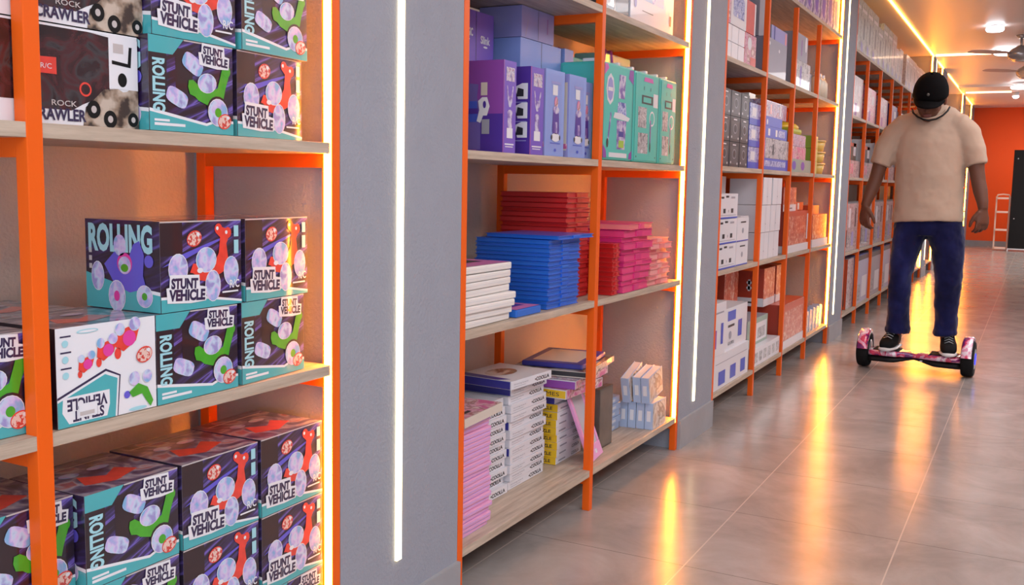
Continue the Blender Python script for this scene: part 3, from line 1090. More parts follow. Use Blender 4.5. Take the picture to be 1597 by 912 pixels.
def board_mesh(top=None):
    mb = MB()
    mb.box(-.22, 0, 0, .265, 0, .0195, FW, bev=.004)
    mb.box(-.2205, .0005, .004, .261, .0085, .0105, FW2)
    if top:
        f = Fr(mb, (0, 0, .0197), (0, 1, 0), (-1, 0, 0), .265, .22, .0005)
        f.rect(PINKP, .02, .02, .98, .98, 1)
        f.rect(DGREY, .12, .3, .8, .8, 2)
    return mb.build('drawing_tablet')


PINKP = M('pink_plastic', (.70, .20, .45))
pile('drawing_tablet', [P(board_mesh, .0195)], -.012, 2.158, zs, [0] * 7, 'ivory slim case in the white stack on the middle shelf, %s', 'ivory slim cases at the left end of the middle shelf', 'case', jit=.005, yawj=2.2)
t = board_mesh(True)
t.location = (-.014, 2.152, zs + 7 * .0203 + .001)
props(t, 'pink topped drawing tablet lying on the ivory stack', 'tablet')
mb = MB()
mb.box(-.17, 0, 0, .155, 0, .022, FB2, bev=.003)
f = Fr(mb, (0, 0, .0222), (0, 1, 0), (-1, 0, 0), .155, .17, .0005)
f.rect(PINKP, .02, .02, .98, .98, 1); f.rect(PURPD, .2, .25, .8, .9, 2)
t = mb.build('drawing_tablet', loc=(-.014, 2.452, zs))
props(t, 'small blue and pink tablet alone between ivory and blue stacks', 'tablet')

# --- bay 2, bottom shelf
zs = .1412
PK1 = M('pink_notebook_cover', (.78, .36, .58), rough=.3)
PK2 = M('lilac_notebook_cover', (.66, .36, .70), rough=.3)


def note(c, c2):
    def fn():
        mb = MB()
        mb.box(-.17, 0, 0, .185, 0, .0135, c, bev=.002)
        mb.box(-.168, .0006, .003, .182, .0045, .009, c2)
        return mb.build('notebook')
    return fn


pile('notebook', [P(note(PK1, PK2), .0135), P(note(PK2, PK1), .0135)], -.035, 2.165, zs, [1, 1, 0, 1, 0, 0, 0, 1, 0, 0, 0, 1, 0, 0, 0, 1, 0, 0, 1, 0, 0, 0],
     'thin pink case in the stack beside the left post, %s', 'thin pink cases on the bottom shelf', 'case', jit=.004, yawj=1.5)
t = carton('packaged_toy', 'pink illustrated package lying on top of the thin pink cases', 'package', None, -.01, 2.165, 2.40, .4585, .024, .26, CREAM,
           lambda f: f.rect(CREAM, 0, 0, 1, 1, 0), None, lambda f: (f.rect(ARTP, .01, .01, .99, .99, 1), f.rect(INK2, .1, .1, .4, .15, 2)), yaw=4)


def puzzle(c):
    def fn():
        mb = MB()
        mb.box(-.20, 0, 0, .245, 0, .0265, WCARD, bev=.001)
        f = Fr(mb, (.0002, 0, 0), (0, 1, 0), (0, 0, 1), .245, .0265, .0004)
        f.text(INK2, '\u2022COOLLA', .57, .25, .42, 1, off=.03, width=.36)
        f.text(M('grey_ink', (.3, .3, .34)), 'drawing board', .06, .5, .16, 1, width=.34)
        f.rect(M('grey_ink', (.3, .3, .34)), .06, .25, .34, .29, 1)
        f = Fr(mb, (-.20, -.0002, 0), (1, 0, 0), (0, 0, 1), .20, .0265, .0004)
        f.rect(c, .02, .05, .98, .95, 1)
        f = Fr(mb, (0, 0, .0267), (0, 1, 0), (-1, 0, 0), .245, .20, .0004)
        f.rect(WCARD, 0, 0, 1, 1, 0)
        f.ell(ARTK, .46, .55, .34, .22, 1)
        f.poly(NAVY, [(0, .25), (.12, .1), (.16, 1), (0, 1)], 1.5)
        return mb.build('game_box')
    return fn


pile('game_box', [P(puzzle(WCARD), .0265), P(puzzle(NAVY), .0265)], -.128, 2.640, zs, [0, 0, 0, 0, 1, 0, 0, 1, 0, 0, 0, 1], 'flat white lettered box in the right-hand white stack, %s', 'flat white lettered boxes, right-hand stack', 'box', jit=.005, yawj=1.5)
t = puzzle(NAVY)()
t.location = (-.105, 2.600, zs + 12 * .0273 + .002); t.rotation_euler = (0, 0, R(-4))
props(t, 'flat box with a brown picture lid on top of the white stacks', 'box', 'flat white lettered boxes, right-hand stack')
pile('game_box', [P(puzzle(WCARD), .0265), P(puzzle(NAVY), .0265)], -.135, 2.382, zs, [0] * 11, 'flat white lettered box in the left-hand white stack, %s', 'flat white lettered boxes, left-hand stack', 'box', jit=.005, yawj=1.2)


def ybox(c):
    def fn():
        mb = MB()
        mb.box(-.17, 0, 0, .215, 0, .0255, WCARD, bev=.001)
        f = Fr(mb, (.0002, 0, 0), (0, 1, 0), (0, 0, 1), .215, .0255, .0004)
        f.rect(M('grey_ink', (.3, .3, .34)), .10, .3, .36, .5, 1)
        f.text(INK2, 'COOLLA', .6, .25, .40, 1, off=.02, width=.3)
        f = Fr(mb, (-.17, -.0002, 0), (1, 0, 0), (0, 0, 1), .17, .0255, .0004)
        f.rect(c, .0, .0, 1, 1, 1)
        f.text(INK2 if c is YEL else WHITEP, 'PUZZLE', .48, .25, .42, 2, off=.02, width=.40)
        return mb.build('puzzle_box')
    return fn


zt = pile('puzzle_box', [P(ybox(YEL), .0255)], -.125, 2.972, zs, [0] * 8, 'puzzle box with a yellow end, %s of its stack', 'yellow ended puzzle boxes on the bottom shelf', 'box', jit=.004, yawj=1.5)
carton('puzzle_box', 'puzzle box with a navy end on top of the yellow ended stack', 'box', None, -.135, 2.972, 3.17, zt + .001, .028, .17, WCARD, None, lambda f: (f.rect(NAVY, 0, 0, 1, 1, 0), f.text(WHITEP, 'GAME', .3, .3, .4, 1, width=.5)))
zt += .030
carton('game_box', 'pinkish flat box with a yellow label end, above the navy ended box', 'box', None, -.075, 2.93, 3.21, zt + .001, .032, .24, WCARD,
       lambda f: f.rect(ARTP, .02, .05, .98, .95, 1), lambda f: (f.rect(YEL, .1, .1, 1, .9, 1), f.text(INK2, 'GAMES', .5, .3, .4, 2, width=.4)), lambda f: (f.rect(ARTP, 0, 0, 1, 1, 1), f.ell(SILVER, .5, .5, .3, .2, 2)), yaw=-3)
zt += .034
carton('game_box', 'purple edged flat box in the mixed pile under the blue tablet', 'box', None, -.05, 2.95, 3.29, zt + .001, .028, .25, WCARD,
       lambda f: f.rect(ARTP, .02, .05, .98, .95, 1), lambda f: f.rect(PLUM, 0, 0, 1, .9, 1), lambda f: f.rect(ART, 0, 0, 1, 1, 1), yaw=4)
zt += .030
carton('game_box', 'flat box with a lime corner in the mixed pile under the blue tablet', 'box', None, -.03, 3.00, 3.37, zt + .001, .022, .27, CREAM,
       lambda f: (f.rect(ARTG, .02, .05, .98, .95, 1), f.rect(LGREEN, .0, 0, .15, 1, 2)), lambda f: f.rect(INK2, 0, .2, 1, .9, 1), lambda f: f.rect(ARTK, 0, 0, 1, 1, 1), yaw=8)
zt += .024
t = root('drawing_tablet', (-.055, 3.02, zt + .001), R(8))
props(t, 'navy framed drawing tablet on the very top of the mixed pile', 'tablet')
mb = MB(); mb.box(-.22, 0, 0, .30, 0, .018, NAVY, bev=.005); mb.build('frame', t)
mb = MB(); mb.box(-.19, -.03, .035, .265, .0182, .0192, CREAM); mb.build('screen', t)

# leaning pink tablet and dark board
t = root('drawing_tablet', (-.022, 3.045, .146))
t.rotation_euler = Euler((R(0), R(-21), R(8)), 'XYZ')
props(t, 'pink framed tablet leaning against the puzzle boxes at the middle post', 'tablet')
PKF = M('baby_pink_plastic', (.80, .36, .66), rough=.3)
mb = MB()
for (a, b_, c_, d_) in ((0, .155, 0, .05), (0, .155, .235, .255), (0, .018, .05, .235), (.137, .155, .05, .235)):
    mb.box(-.012, 0, a, b_, c_, d_, PKF, bev=.003)
mb.box(-.014, -.010, .004, .151, .004, .25, PKF)
mb.build('frame', t)
mb = MB(); mb.box(-.0098, -.004, .018, .137, .05, .235, M('pale_screen_film', (.52, .52, .58), rough=.25)); mb.build('screen', t)
mb = MB(); mb.box(0, .004, .07, .085, .018, .033, WHITEP, bev=.001); mb.build('button', t)
t = carton('slate_board', 'dark brown board standing behind the pink tablet', 'board', None, -.075, 3.225, 3.35, .142, .222, .03, mat('dark_walnut_board', (.10, .075, .06), .4, var=.35, vscale=30), lambda f: f.rect(M('worn_board_print', (.14, .11, .09), var=.4, vscale=18), .03, .03, .97, .97, 1))

# white and blue books beside the light strip
BKB = M('pale_blue_book_spine', (.42, .52, .72))
BKC = ramp_mat('book_cover_print', [(.40, (.55, .40, .30)), (.50, (.75, .68, .62)), (.60, (.30, .22, .18)), (.7, (.7, .6, .5))], 14, rough=.25, coat=.6, distort=1.)


def book():
    mb = MB()
    T, W, H = .032, .155, .105
    mb.box(-T + .002, -.002, .003, W - .003, .003, H - .002, FW2)
    mb.box(-T, -T + .002, 0, W, 0, H, BKB)
    mb.box(-.002, 0, 0, W, 0, H, BKB)
    mb.box(-T + .002, -.002, 0, .003, 0, H, BKB)
    f = Fr(mb, (.0002, 0, 0), (0, 1, 0), (0, 0, 1), W, H)
    f.rect(BKC, .03, .03, .97, .97, 1)
    f = Fr(mb, (-T, -.0002, 0), (1, 0, 0), (0, 0, 1), T, H)
    f.rect(WHITEP, .25, .3, .75, .7, 1)
    return mb.build('book')


b0 = book()
BG = 'pale blue books beside the light strip on the bottom shelf'
for k, lab in enumerate(('pale blue book with its cover facing the aisle, standing on the board', 'pale blue book standing second behind the one facing the aisle', 'pale blue book standing third behind the one facing the aisle', 'pale blue book standing last behind the one facing the aisle')):
    o = b0 if k == 0 else copy_tree(b0)
    o.location = (-.012 - k * .034, 3.615 - k * .004, .1405)
    props(o, lab, 'book', BG)
for k, lab in enumerate(('tilted pale blue book on the standing books, its cover lit orange', 'tilted pale blue book behind the other tilted one')):
    o = copy_tree(b0)
    o.location = (-.020 - k * .0345, 3.595, .2475)
    o.rotation_euler = (R(11), 0, 0)
    props(o, lab, 'book', BG)
o = copy_tree(b0)
o.location = (-.092, 3.575, .2475); o.rotation_euler = (R(17), 0, 0)
props(o, 'pale blue book lying askew highest at the back of the books', 'book', BG)
for k in range(5):
    o = carton('game_box', 'small pale blue box left of the standing books, %s' % nth(k, 5), 'box', 'small pale blue boxes behind the dark board', -.14 + .004 * (k % 2), 3.46, 3.585, .1412 + k * .0265, .0255, .12, BKB,
               lambda f: f.rect(WHITEP, .2, .3, .6, .7, 1))

# ------------------------------------------------------------------ bay 3: four bays of mixed cartons
G3 = 'cartons on the shelving unit in the middle of the wall'


def seq(items, group):
    for it in items:
        carton(it[0], it[1], 'box', group, *it[2:])


def f_solid(c, *extra):
    def fn(f):
        f.rect(c, 0, 0, 1, 1, 0)
        for e in extra:
            k = e[0]
            if k == 'r': f.rect(e[1], *e[2])
            elif k == 'e': f.ell(e[1], *e[2])
            elif k == 't': f.text(e[1], e[2], *e[3], off=.02, width=e[4])
    return fn


def blank(c):
    return lambda f: f.rect(c, 0, 0, 1, 1, 0)


# shelf at 0.14
z = .1412
blue_label = f_solid(WCARD, ('r', BLUEC, (.24, .18, .44, .62, 2)), ('r', BLUEC, (.62, .18, .82, .62, 2)), ('r', GCARD, (.1, .78, .9, .81, 2)))
bw = lambda f: (f.rect(WCARD, 0, 0, 1, 1, 0), f.rect(BLUEC, .14, .10, .32, .50, 2), f.rect(BLUEC, .46, .12, .62, .52, 2), f.rect(BLUEC, .76, .14, .90, .54, 2), f.rect(GCARD, .05, .74, .95, .76, 2))
seq([
    ('supply_carton', 'long white carton with three blue squares on the lowest board, middle unit', -.012, 4.425, 5.05, z, .165, .30, WCARD, bw),
    ('supply_carton', 'white carton with a blue heading stacked above the long white carton', -.030, 4.62, 5.06, z + .166, .20, .28, WCARD,
     lambda f: (f.rect(WCARD, 0, 0, 1, 1, 0), f.rect(BLUEC, .18, .68, .50, .92, 2), f.rect(INK2, .20, .52, .46, .58, 2), f.ell(GCARD, .30, .32, .12, .10, 2), f.rect(BLUEC, .62, .20, .78, .62, 2), f.rect(ARTG, .22, .08, .46, .16, 2)), lambda f: (f.rect(WCARD, 0, 0, 1, 1, 0), f.rect(LBLUE, .1, .4, .6, .6, 1))),
    ('supply_carton', 'tall white carton beside the left post of the middle unit, bottom shelf', -.012, 4.405, 4.60, z + .166, .25, .25, WCARD, f_solid(WCARD, ('r', BLUEC, (.6, .2, .8, .6, 2)), ('r', GCARD, (.1, .8, .8, .83, 2)), ('r', PLUM, (.05, .15, .25, .5, 2)))),
    ('supply_carton', 'grey and green printed carton low behind the second post of the middle unit', -.05, 5.155, 5.60, z + .10, .145, .26, GCARD, f_solid(M('sage_print', (.30, .42, .34)), ('r', WCARD, (.4, .1, .95, .8, 2)), ('r', ARTG, (.5, .2, .85, .6, 3)))),
    ('supply_carton', 'low white carton with fine print on the lowest board, second cell', -.012, 5.155, 5.755, z, .099, .28, WCARD, lambda f: (f.rect(WCARD, 0, 0, 1, 1, 0), [f.rect(ARTG, .06 + .16 * k, .2, .16 + .16 * k, .75, 2) for k in range(6)])),
    ('supply_carton', 'wide orange carton on a white tray, bottom shelf, third cell', -.012, 5.80, 6.40, z + .05, .22, .30, ORC, f_solid(ARTO, ('r', ORC, (.02, .8, .98, .98, 1))), blank(ORD_)),
    ('supply_carton', 'low white tray carton under the wide orange carton', -.010, 5.80, 6.40, z, .049, .31, WCARD, blank(WCARD)),
], G3)
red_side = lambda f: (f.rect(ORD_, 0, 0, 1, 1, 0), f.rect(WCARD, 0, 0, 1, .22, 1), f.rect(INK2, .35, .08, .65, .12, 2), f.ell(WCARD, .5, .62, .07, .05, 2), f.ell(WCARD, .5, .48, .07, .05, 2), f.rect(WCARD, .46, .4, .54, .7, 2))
for k, lab in enumerate(('orange carton with white band leaning nearest the front in the back row', 'orange carton with white band, middle of the back row', 'orange carton with white band, deepest of the back row')):
    carton('supply_carton', lab, 'box', 'orange cartons with white bands on the bottom shelf', -.175 + .0 * k if k == 0 else -.09 + .0 * k, 5.13 + .0 * k if k == 0 else 5.64 + .3 * (k - 1), 5.40 if k == 0 else 5.90 + .3 * (k - 1), z + (.247 if k == 0 else .272 if k == 2 else .272), .22 if k else .25, .17, ORC, f_solid(ARTO, ('r', WCARD, (0, 0, 1, .2, 2))), red_side)
b1 = book
for k in range(5):
    o = copy_tree(b0)
    o.location = (-.03, 6.56 + k * .11, z)
    o.rotation_euler = (R(-8), 0, R(0))
    o.scale = (1.6, .55, 1.5)
    props(o, ('white book leaning in the last cell of the bottom shelf, %s from the post' % ('nearest', 'second', 'third', 'fourth', 'fifth')[k]), 'book', 'white books leaning in the last cell, middle unit')

# shelf at 0.712
z = .7132
wb = lambda f: (f.rect(WCARD, 0, 0, 1, 1, 0), f.rect(BLUEC, 0, 0, 1, .06, 1), f.rect(INK2, .10, .80, .24, .88, 1), f.rect(INK2, .34, .84, .50, .92, 1), f.rect(GCARD, .62, .80, .84, .88, 1),
                f.rect(INK2, .22, .22, .34, .40, 1), f.rect(INK2, .64, .22, .76, .40, 1), f.ell(GCARD, .50, .30, .05, .06, 1), f.rect(GCARD, .08, .12, .92, .14, 1))
lb = ('lowest', 'middle', 'topmost')
for k in range(3):
    seq([('supply_carton', 'white carton with a blue base line left in the middle unit, %s' % lb[k], -.012, 4.41, 4.72, z + k * .118, .116, .28, WCARD, wb)], G3)
    if k < 2:
        seq([('supply_carton', 'slim white carton with a blue base line beside the left cartons, %s' % ('lower', 'upper')[k], -.014, 4.735, 4.95, z + k * .118, .116, .26, WCARD,
              lambda f: (f.rect(WCARD, 0, 0, 1, 1, 0), f.rect(BLUEC, 0, 0, 1, .05, 1), f.rect(INK2, .3, .78, .75, .84, 1), f.ell(GCARD, .5, .45, .15, .12, 1)))], G3)
seq([('supply_carton', 'plain white carton set back above the slim cartons of the middle unit', -.16, 4.73, 5.02, z + .236, .20, .15, WCARD, blank(WCARD)),
     ('supply_carton', 'grey sided white carton behind the second post, middle unit', -.06, 4.965, 5.115, z, .236, .26, WCARD, blank(WCARD))], G3)
for c, (ya, yb) in enumerate(((5.20, 5.40), (5.41, 5.64))):
    for k in range(3):
        carton('supply_carton', 'tall plain white carton, %s of the %s column in the middle unit' % (lb[k], ('left', 'right')[c]), 'box', 'tall plain white cartons in two columns', -.02 + .004 * k, ya + .01 * (k == 2), yb - .01 * (k == 2), z + k * .146, .144, .18, WCARD,
               lambda f: (f.rect(WCARD, 0, 0, 1, 1, 0), f.ell(GCARD, .5, .3, .05, .03, 1), f.rect(GCARD, .49, .0, .505, 1, 1)))
seq([
    ('supply_carton', 'orange carton standing on a white band, second shelf, third cell, lower', -.02, 5.80, 6.42, z + .045, .20, .22, ORC, f_solid(ARTO, ('r', ORC, (.0, .85, 1, 1, 1)), ('r', WCARD, (.94, .1, 1, .9, 2))), blank(ORD_)),
    ('supply_carton', 'low white tray carton under the orange cartons, second shelf', -.012, 5.80, 6.42, z, .044, .26, WCARD, blank(WCARD)),
    ('supply_carton', 'orange carton with a white base band, upper, second shelf, third cell', -.04, 5.80, 6.14, z + .246, .14, .20, ORC, f_solid(ARTO, ('r', WCARD, (0, 0, 1, .28, 2)), ('r', INK2, (.3, .1, .7, .14, 3))), blank(ORD_)),
    ('supply_carton', 'small orange box lying beside the upper orange carton', -.05, 6.16, 6.40, z + .246, .05, .18, ORC, f_solid(ORC, ('r', WCARD, (.3, .1, .5, .9, 2)))),
    ('supply_carton', 'bright orange carton lit by the strip, second shelf, last cell', -.02, 6.57, 7.05, z + .05, .16, .24, ORC, f_solid(ARTO)),
    ('supply_carton', 'white tray carton under the bright orange carton, last cell', -.012, 6.55, 7.07, z, .049, .26, WCARD, blank(WCARD)),
    ('supply_carton', 'small orange box on top of the bright orange carton, last cell', -.04, 6.60, 6.86, z + .211, .06, .20, ORC, blank(ORC)),
], G3)

# shelf at 1.190
z = 1.1912
dots = lambda f: (f.rect(DGREY, 0, 0, 1, 1, 0), f.rect(M('mid_grey_print', (.10, .10, .11)), .12, .1, .85, .82, .6), f.rect(WCARD, .32, .86, .66, .91, 1), f.ell(WCARD, .16, .18, .06, .05, 1), f.ell(WCARD, .84, .14, .06, .05, 1), f.ell(GCARD, .5, .52, .26, .2, 1), f.ell(DGREY, .5, .52, .22, .16, 1.6))
for c, (ya, yb) in enumerate(((4.41, 4.555), (4.565, 4.73), (4.74, 4.885))):
    for k in range(3):
        carton('toy_carton', 'charcoal box with white dots, %s box of the %s column' % (lb[k], ('left', 'middle', 'right')[c]), 'box', 'charcoal boxes with white dots in three columns', -.02, ya, yb, z + k * .118, .116, .2, DGREY, dots, blank(M('grey_side', (.10, .10, .12))))
bb = f_solid(ARTB, ('r', BLUEC, (.0, .0, 1, .3, 1)), ('r', WCARD, (.2, .4, .6, .8, 1.5)))
for k in range(3):
    seq([('toy_carton', 'blue printed toy carton right of the charcoal boxes, %s' % lb[k], -.02, 4.90, 5.11, z + k * .108, .106, .2, BLUEC, bb, blank(BLUEC))], G3)
seq([
    ('toy_carton', 'wide blue carton on the third shelf, second cell, lowest', -.015, 5.155, 5.755, z, .06, .24, BLUEC, f_solid(BLUEC, ('r', ARTB, (.1, .3, .9, .8, 1)))),
    ('toy_carton', 'white carton with dark figures, second cell, above the wide blue one', -.015, 5.155, 5.755, z + .061, .105, .22, WCARD, f_solid(ARTG, ('r', PURP, (.0, .0, .1, 1, 1)), ('e', INK2, (.4, .45, .2, .3, 1)))),
    ('toy_carton', 'blue carton with white marks, second cell, third from below', -.015, 5.155, 5.70, z + .167, .06, .22, BLUEC, f_solid(BLUEC, ('r', WCARD, (.2, .2, .28, .8, 1)), ('r', WCARD, (.5, .2, .58, .8, 1)), ('r', ARTB, (.62, .2, .9, .8, 1)))),
    ('toy_carton', 'bright blue carton in the second cell, fourth from below', -.015, 5.155, 5.57, z + .228, .05, .20, BLUEC, f_solid(BLUEC, ('e', WCARD, (.2, .4, .3, .3, 1)))),
    ('toy_carton', 'multicoloured toy carton on top of the blue cartons, second cell', -.03, 5.19, 5.73, z + .279, .085, .18, ART, f_solid(ART, ('r', FPK2, (.3, .2, .36, .8, 1)), ('r', WCARD, (.7, .2, .76, .9, 1)))),
    ('toy_carton', 'small kraft box perched on the multicoloured carton', -.10, 5.17, 5.30, z + .365, .03, .10, CREAM, blank(CREAM)),
    ('toy_carton', 'purple and green toy carton in the third cell, lowest', -.015, 5.80, 6.40, z, .075, .22, M('sage_print', (.30, .42, .34)), f_solid(M('sage_print', (.30, .42, .34)), ('e', PURP, (.2, .5, .7, .35, 1)), ('e', PURP, (.6, .5, .7, .35, 1)))),
    ('toy_carton', 'grey and pink printed toy carton in the third cell, middle', -.03, 5.80, 6.30, z + .076, .075, .2, GCARD, f_solid(ARTP)),
    ('toy_carton', 'white and violet toy carton in the third cell, upper', -.03, 5.80, 6.28, z + .152, .07, .2, GCARD, f_solid(ART)),
], G3)
# soft bag
t = MB()
t.ell((-.11, 6.02, z + .262), (.085, .16, .034), YEL, seg=20)
t.box(-.19, -.03, 5.87, 6.17, z + .2215, z + .258, M('lime_bag_panel', (.42, .50, .03)), bev=.016)
o = t.build('toy_bag')
props(o, 'puffy yellow and lime bag on top of the third cell cartons', 'bag')
for k in range(3):
    t = root('display_cup', (-.07, 6.80, z + k * .075))
    props(t, 'yellow cup shaped pack stacked beside the light strip, %s' % lb[k], 'pack', 'yellow packs stacked in the last cell')
    mb = MB()
    mb.tube([(0, 0, .001), (0, 0, .06)], [.05, .06], M('warm_yellow_plastic', (.80, .52, .12)), n=20, ref=Vector((1, 0, 0)))
    mb.build('cup', t)
    mb = MB()
    mb.tube([(0, 0, .061), (0, 0, .069), (0, 0, .073)], [.066, .066, .05], M('warm_yellow_lid', (.75, .50, .20)), n=20, ref=Vector((1, 0, 0)))
    mb.build('lid', t)
for k in range(3):
    seq([('toy_carton', 'yellow green small carton before the third post gap, %s' % lb[k], -.03, 6.46, 6.66, z + k * .08, .078, .15, LGREEN, f_solid(M('warm_yellow_card', (.72, .6, .15)), ('r', WCARD, (.3, .3, .6, .8, 1))))], G3)

# shelf at 1.680
z = 1.6812
n_ = 0
small = []
for c in range(3):
    for r in range(2):
        small.append((4.415 + c * .112, z + r * .076, .106, .073, -.02))
for c, (yy, zz, ww, hh, xx) in enumerate(small):
    carton('gift_box', 'small white box, %s row, %s column of the top left cell' % (('lower', 'upper')[c % 2], ('left', 'middle', 'right')[c // 2]), 'box', 'small white boxes in the top left cell', xx, yy, yy + ww, zz, hh, .14, M('crisp_white_card', (.86, .85, .9)), blank(M('crisp_white_card', (.86, .85, .9))), bev=.006)
seq([
    ('gift_box', 'red patterned box with a round white window, top left cell', -.02, 4.752, 4.96, z, .15, .14, REDP, f_solid(ARTP, ('e', WCARD, (.4, .7, .25, .2, 2)), ('r', REDP, (.5, 0, 1, .3, 2)))),
    ('gift_box', 'picture box with a bluish window stacked on small white boxes', -.02, 4.50, 4.76, z + .153, .16, .14, WCARD, f_solid(WCARD, ('r', ARTB, (.12, .25, .85, .85, 1)))),
    ('gift_box', 'red panel box standing beside the bluish window box', -.02, 4.765, 4.93, z + .153, .15, .14, REDP, f_solid(REDP, ('r', WCARD, (.85, 0, 1, 1, 1)))),
    ('gift_box', 'pink toy box against the left post of the top left cell', -.02, 4.40, 4.495, z + .153, .26, .14, FPK2, f_solid(ARTP)),
    ('gift_box', 'narrow dark box between the red box and the second post', -.05, 4.975, 5.03, z, .24, .12, NAVY, blank(NAVY)),
    ('gift_box', 'dark figure display box high in the top left cell', -.10, 4.51, 5.09, z + .33, .10, .16, DGREY, f_solid(ARTK)),
    ('gift_box', 'grey lavender carton in the top row, second cell, lower', -.02, 5.16, 5.62, z, .19, .24, M('grey_lavender_card', (.30, .30, .38)), f_solid(M('grey_lavender_card', (.30, .30, .38)), ('e', WCARD, (.15, .85, .10, .05, 1)), ('e', WCARD, (.62, .75, .08, .05, 1)))),
    ('gift_box', 'grey lavender carton in the second cell, stacked above the lower', -.03, 5.30, 5.66, z + .191, .075, .22, M('grey_lavender_card', (.30, .30, .38)), f_solid(LAV, ('r', NAVY, (.14, .0, .22, 1, 1)), ('r', FPK2, (.86, .1, .95, .9, 1)))),
    ('gift_box', 'tall grey carton standing nearest the second post, second cell', -.06, 5.152, 5.29, z + .191, .22, .2, GCARD, blank(GCARD)),
    ('gift_box', 'silver and violet carton in the third cell, lower', -.02, 5.81, 6.26, z, .155, .22, GCARD, f_solid(ARTG, ('e', WCARD, (.16, .75, .12, .12, 2)), ('e', PURP, (.42, .45, .14, .4, 1)))),
    ('gift_box', 'silver and violet carton in the third cell, upper', -.02, 5.81, 6.16, z + .156, .15, .22, GCARD, f_solid(M('grey_lavender_card', (.30, .30, .38)), ('e', WCARD, (.85, .7, .2, .3, 2)), ('r', PLUM, (.5, .2, .56, .8, 1)))),
    ('gift_box', 'slim grey box between the silver cartons and the fourth post', -.04, 6.27, 6.40, z, .12, .2, GCARD, blank(GCARD)),
], G3)
for k in range(3):
    t = root('small_bottle', (-.05, 6.58 + .11 * k, z))
    props(t, 'small white bottle in the last top cell, %s to the light strip' % ('farthest', 'middle one', 'nearest')[k], 'bottle', 'small bottles in the last top cell')
    mb = MB(); mb.tube([(0, 0, .001), (0, 0, .10), (0, 0, .13)], [.038, .036, .016], M('milky_plastic', (.75, .66, .52)), n=16, ref=Vector((1, 0, 0))); mb.build('body', t)
    mb = MB(); mb.tube([(0, 0, .131), (0, 0, .155)], [.017, .015], WHITEP, n=14, ref=Vector((1, 0, 0))); mb.build('cap', t)
# above
z = 2.1412
for k in range(6):
    ya = 5.82 + k * .218
    if k == 5: ya += .0
    carton('gift_box', 'violet figured box on the topmost board of the middle unit, %s' % (('first', 'second', 'third', 'fourth', 'fifth', 'sixth')[k] + ' along'), 'box', 'violet figured boxes on the topmost board', -.02, ya, ya + .20, z, .26, .2, GCARD, f_solid(SILVER, ('e', PURP, (.5, .45, .2, .34, 1))))
seq([('gift_box', 'tall grey box on the topmost board, second cell of the middle unit', -.03, 5.16, 5.45, z, .3, .2, GCARD, blank(GCARD))], G3)

# ------------------------------------------------------------------ bay 4: long shelving
G4 = 'boxes on the long shelving unit behind the person'
random.seed(11)
sh4 = {.142: 'lowest', .6132: 'second', 1.1862: 'third', 1.6462: 'fourth', 2.1362: 'topmost'}
cells = ['first', 'second', 'third', 'fourth', 'fifth', 'sixth', 'seventh', 'eighth']


def cell_range(i):
    return P4[i] + PW + .012, P4[i + 1] - .012


GLINE = f_solid(ARTG)
# topmost board: tall grey-green printed boxes, then pinkish ones
GG = ramp_mat('pale_green_grey_print', [(.44, (.32, .36, .36)), (.52, (.55, .58, .58)), (.60, (.40, .48, .42)), (.7, (.62, .60, .60))], 22, rough=.35, coat=.2)
PG = ramp_mat('pale_pink_grey_print', [(.44, (.48, .40, .42)), (.52, (.62, .56, .58)), (.62, (.40, .34, .38))], 22, rough=.35, coat=.2)
yy = 7.78
k = 0
while yy < 12.9:
    gw = .30 if yy < 10 else (.26 if yy < 11.2 else .34)
    hh = (.40 if yy < 9.9 else .30 if yy < 10.9 else .34) if k % 5 != 4 else .33
    if not (10.55 < yy < 10.8):
        mt = GG if yy < 9.8 else PG
        carton('tall_toy_box', 'tall pale printed box on the topmost board, %s from the front end' % (ORD[k] if k else 'first'), 'box', 'tall pale boxes on the topmost board of the long unit', -.03, yy, yy + gw - .012, 2.1362, hh, .22, mt,
               (lambda mt_: (lambda f: (f.rect(mt_, 0, 0, 1, 1, 0), f.poly(M('slate_print', (.16, .18, .20)), [(.45, .3), (.62, .3), (.62, .68), (.45, .72)], 1), f.rect(WCARD, .1, .8, .9, .86, 1), f.poly(LAV, [(.1, .02), (.5, .02), (.4, .2), (.1, .25)], 1))))(mt))
    yy += gw
    k += 1
styles = [
    (1.6462, lambda i: (PG, ARTP)[i % 2], .30, .9),
    (1.1862, lambda i: (ARTG, WCARD)[i % 2], .16, .8),
    (.6132, lambda i: ARTG, .36, .98),
    (.142, lambda i: (GCARD, LAV)[i % 2], .37, .98),
]
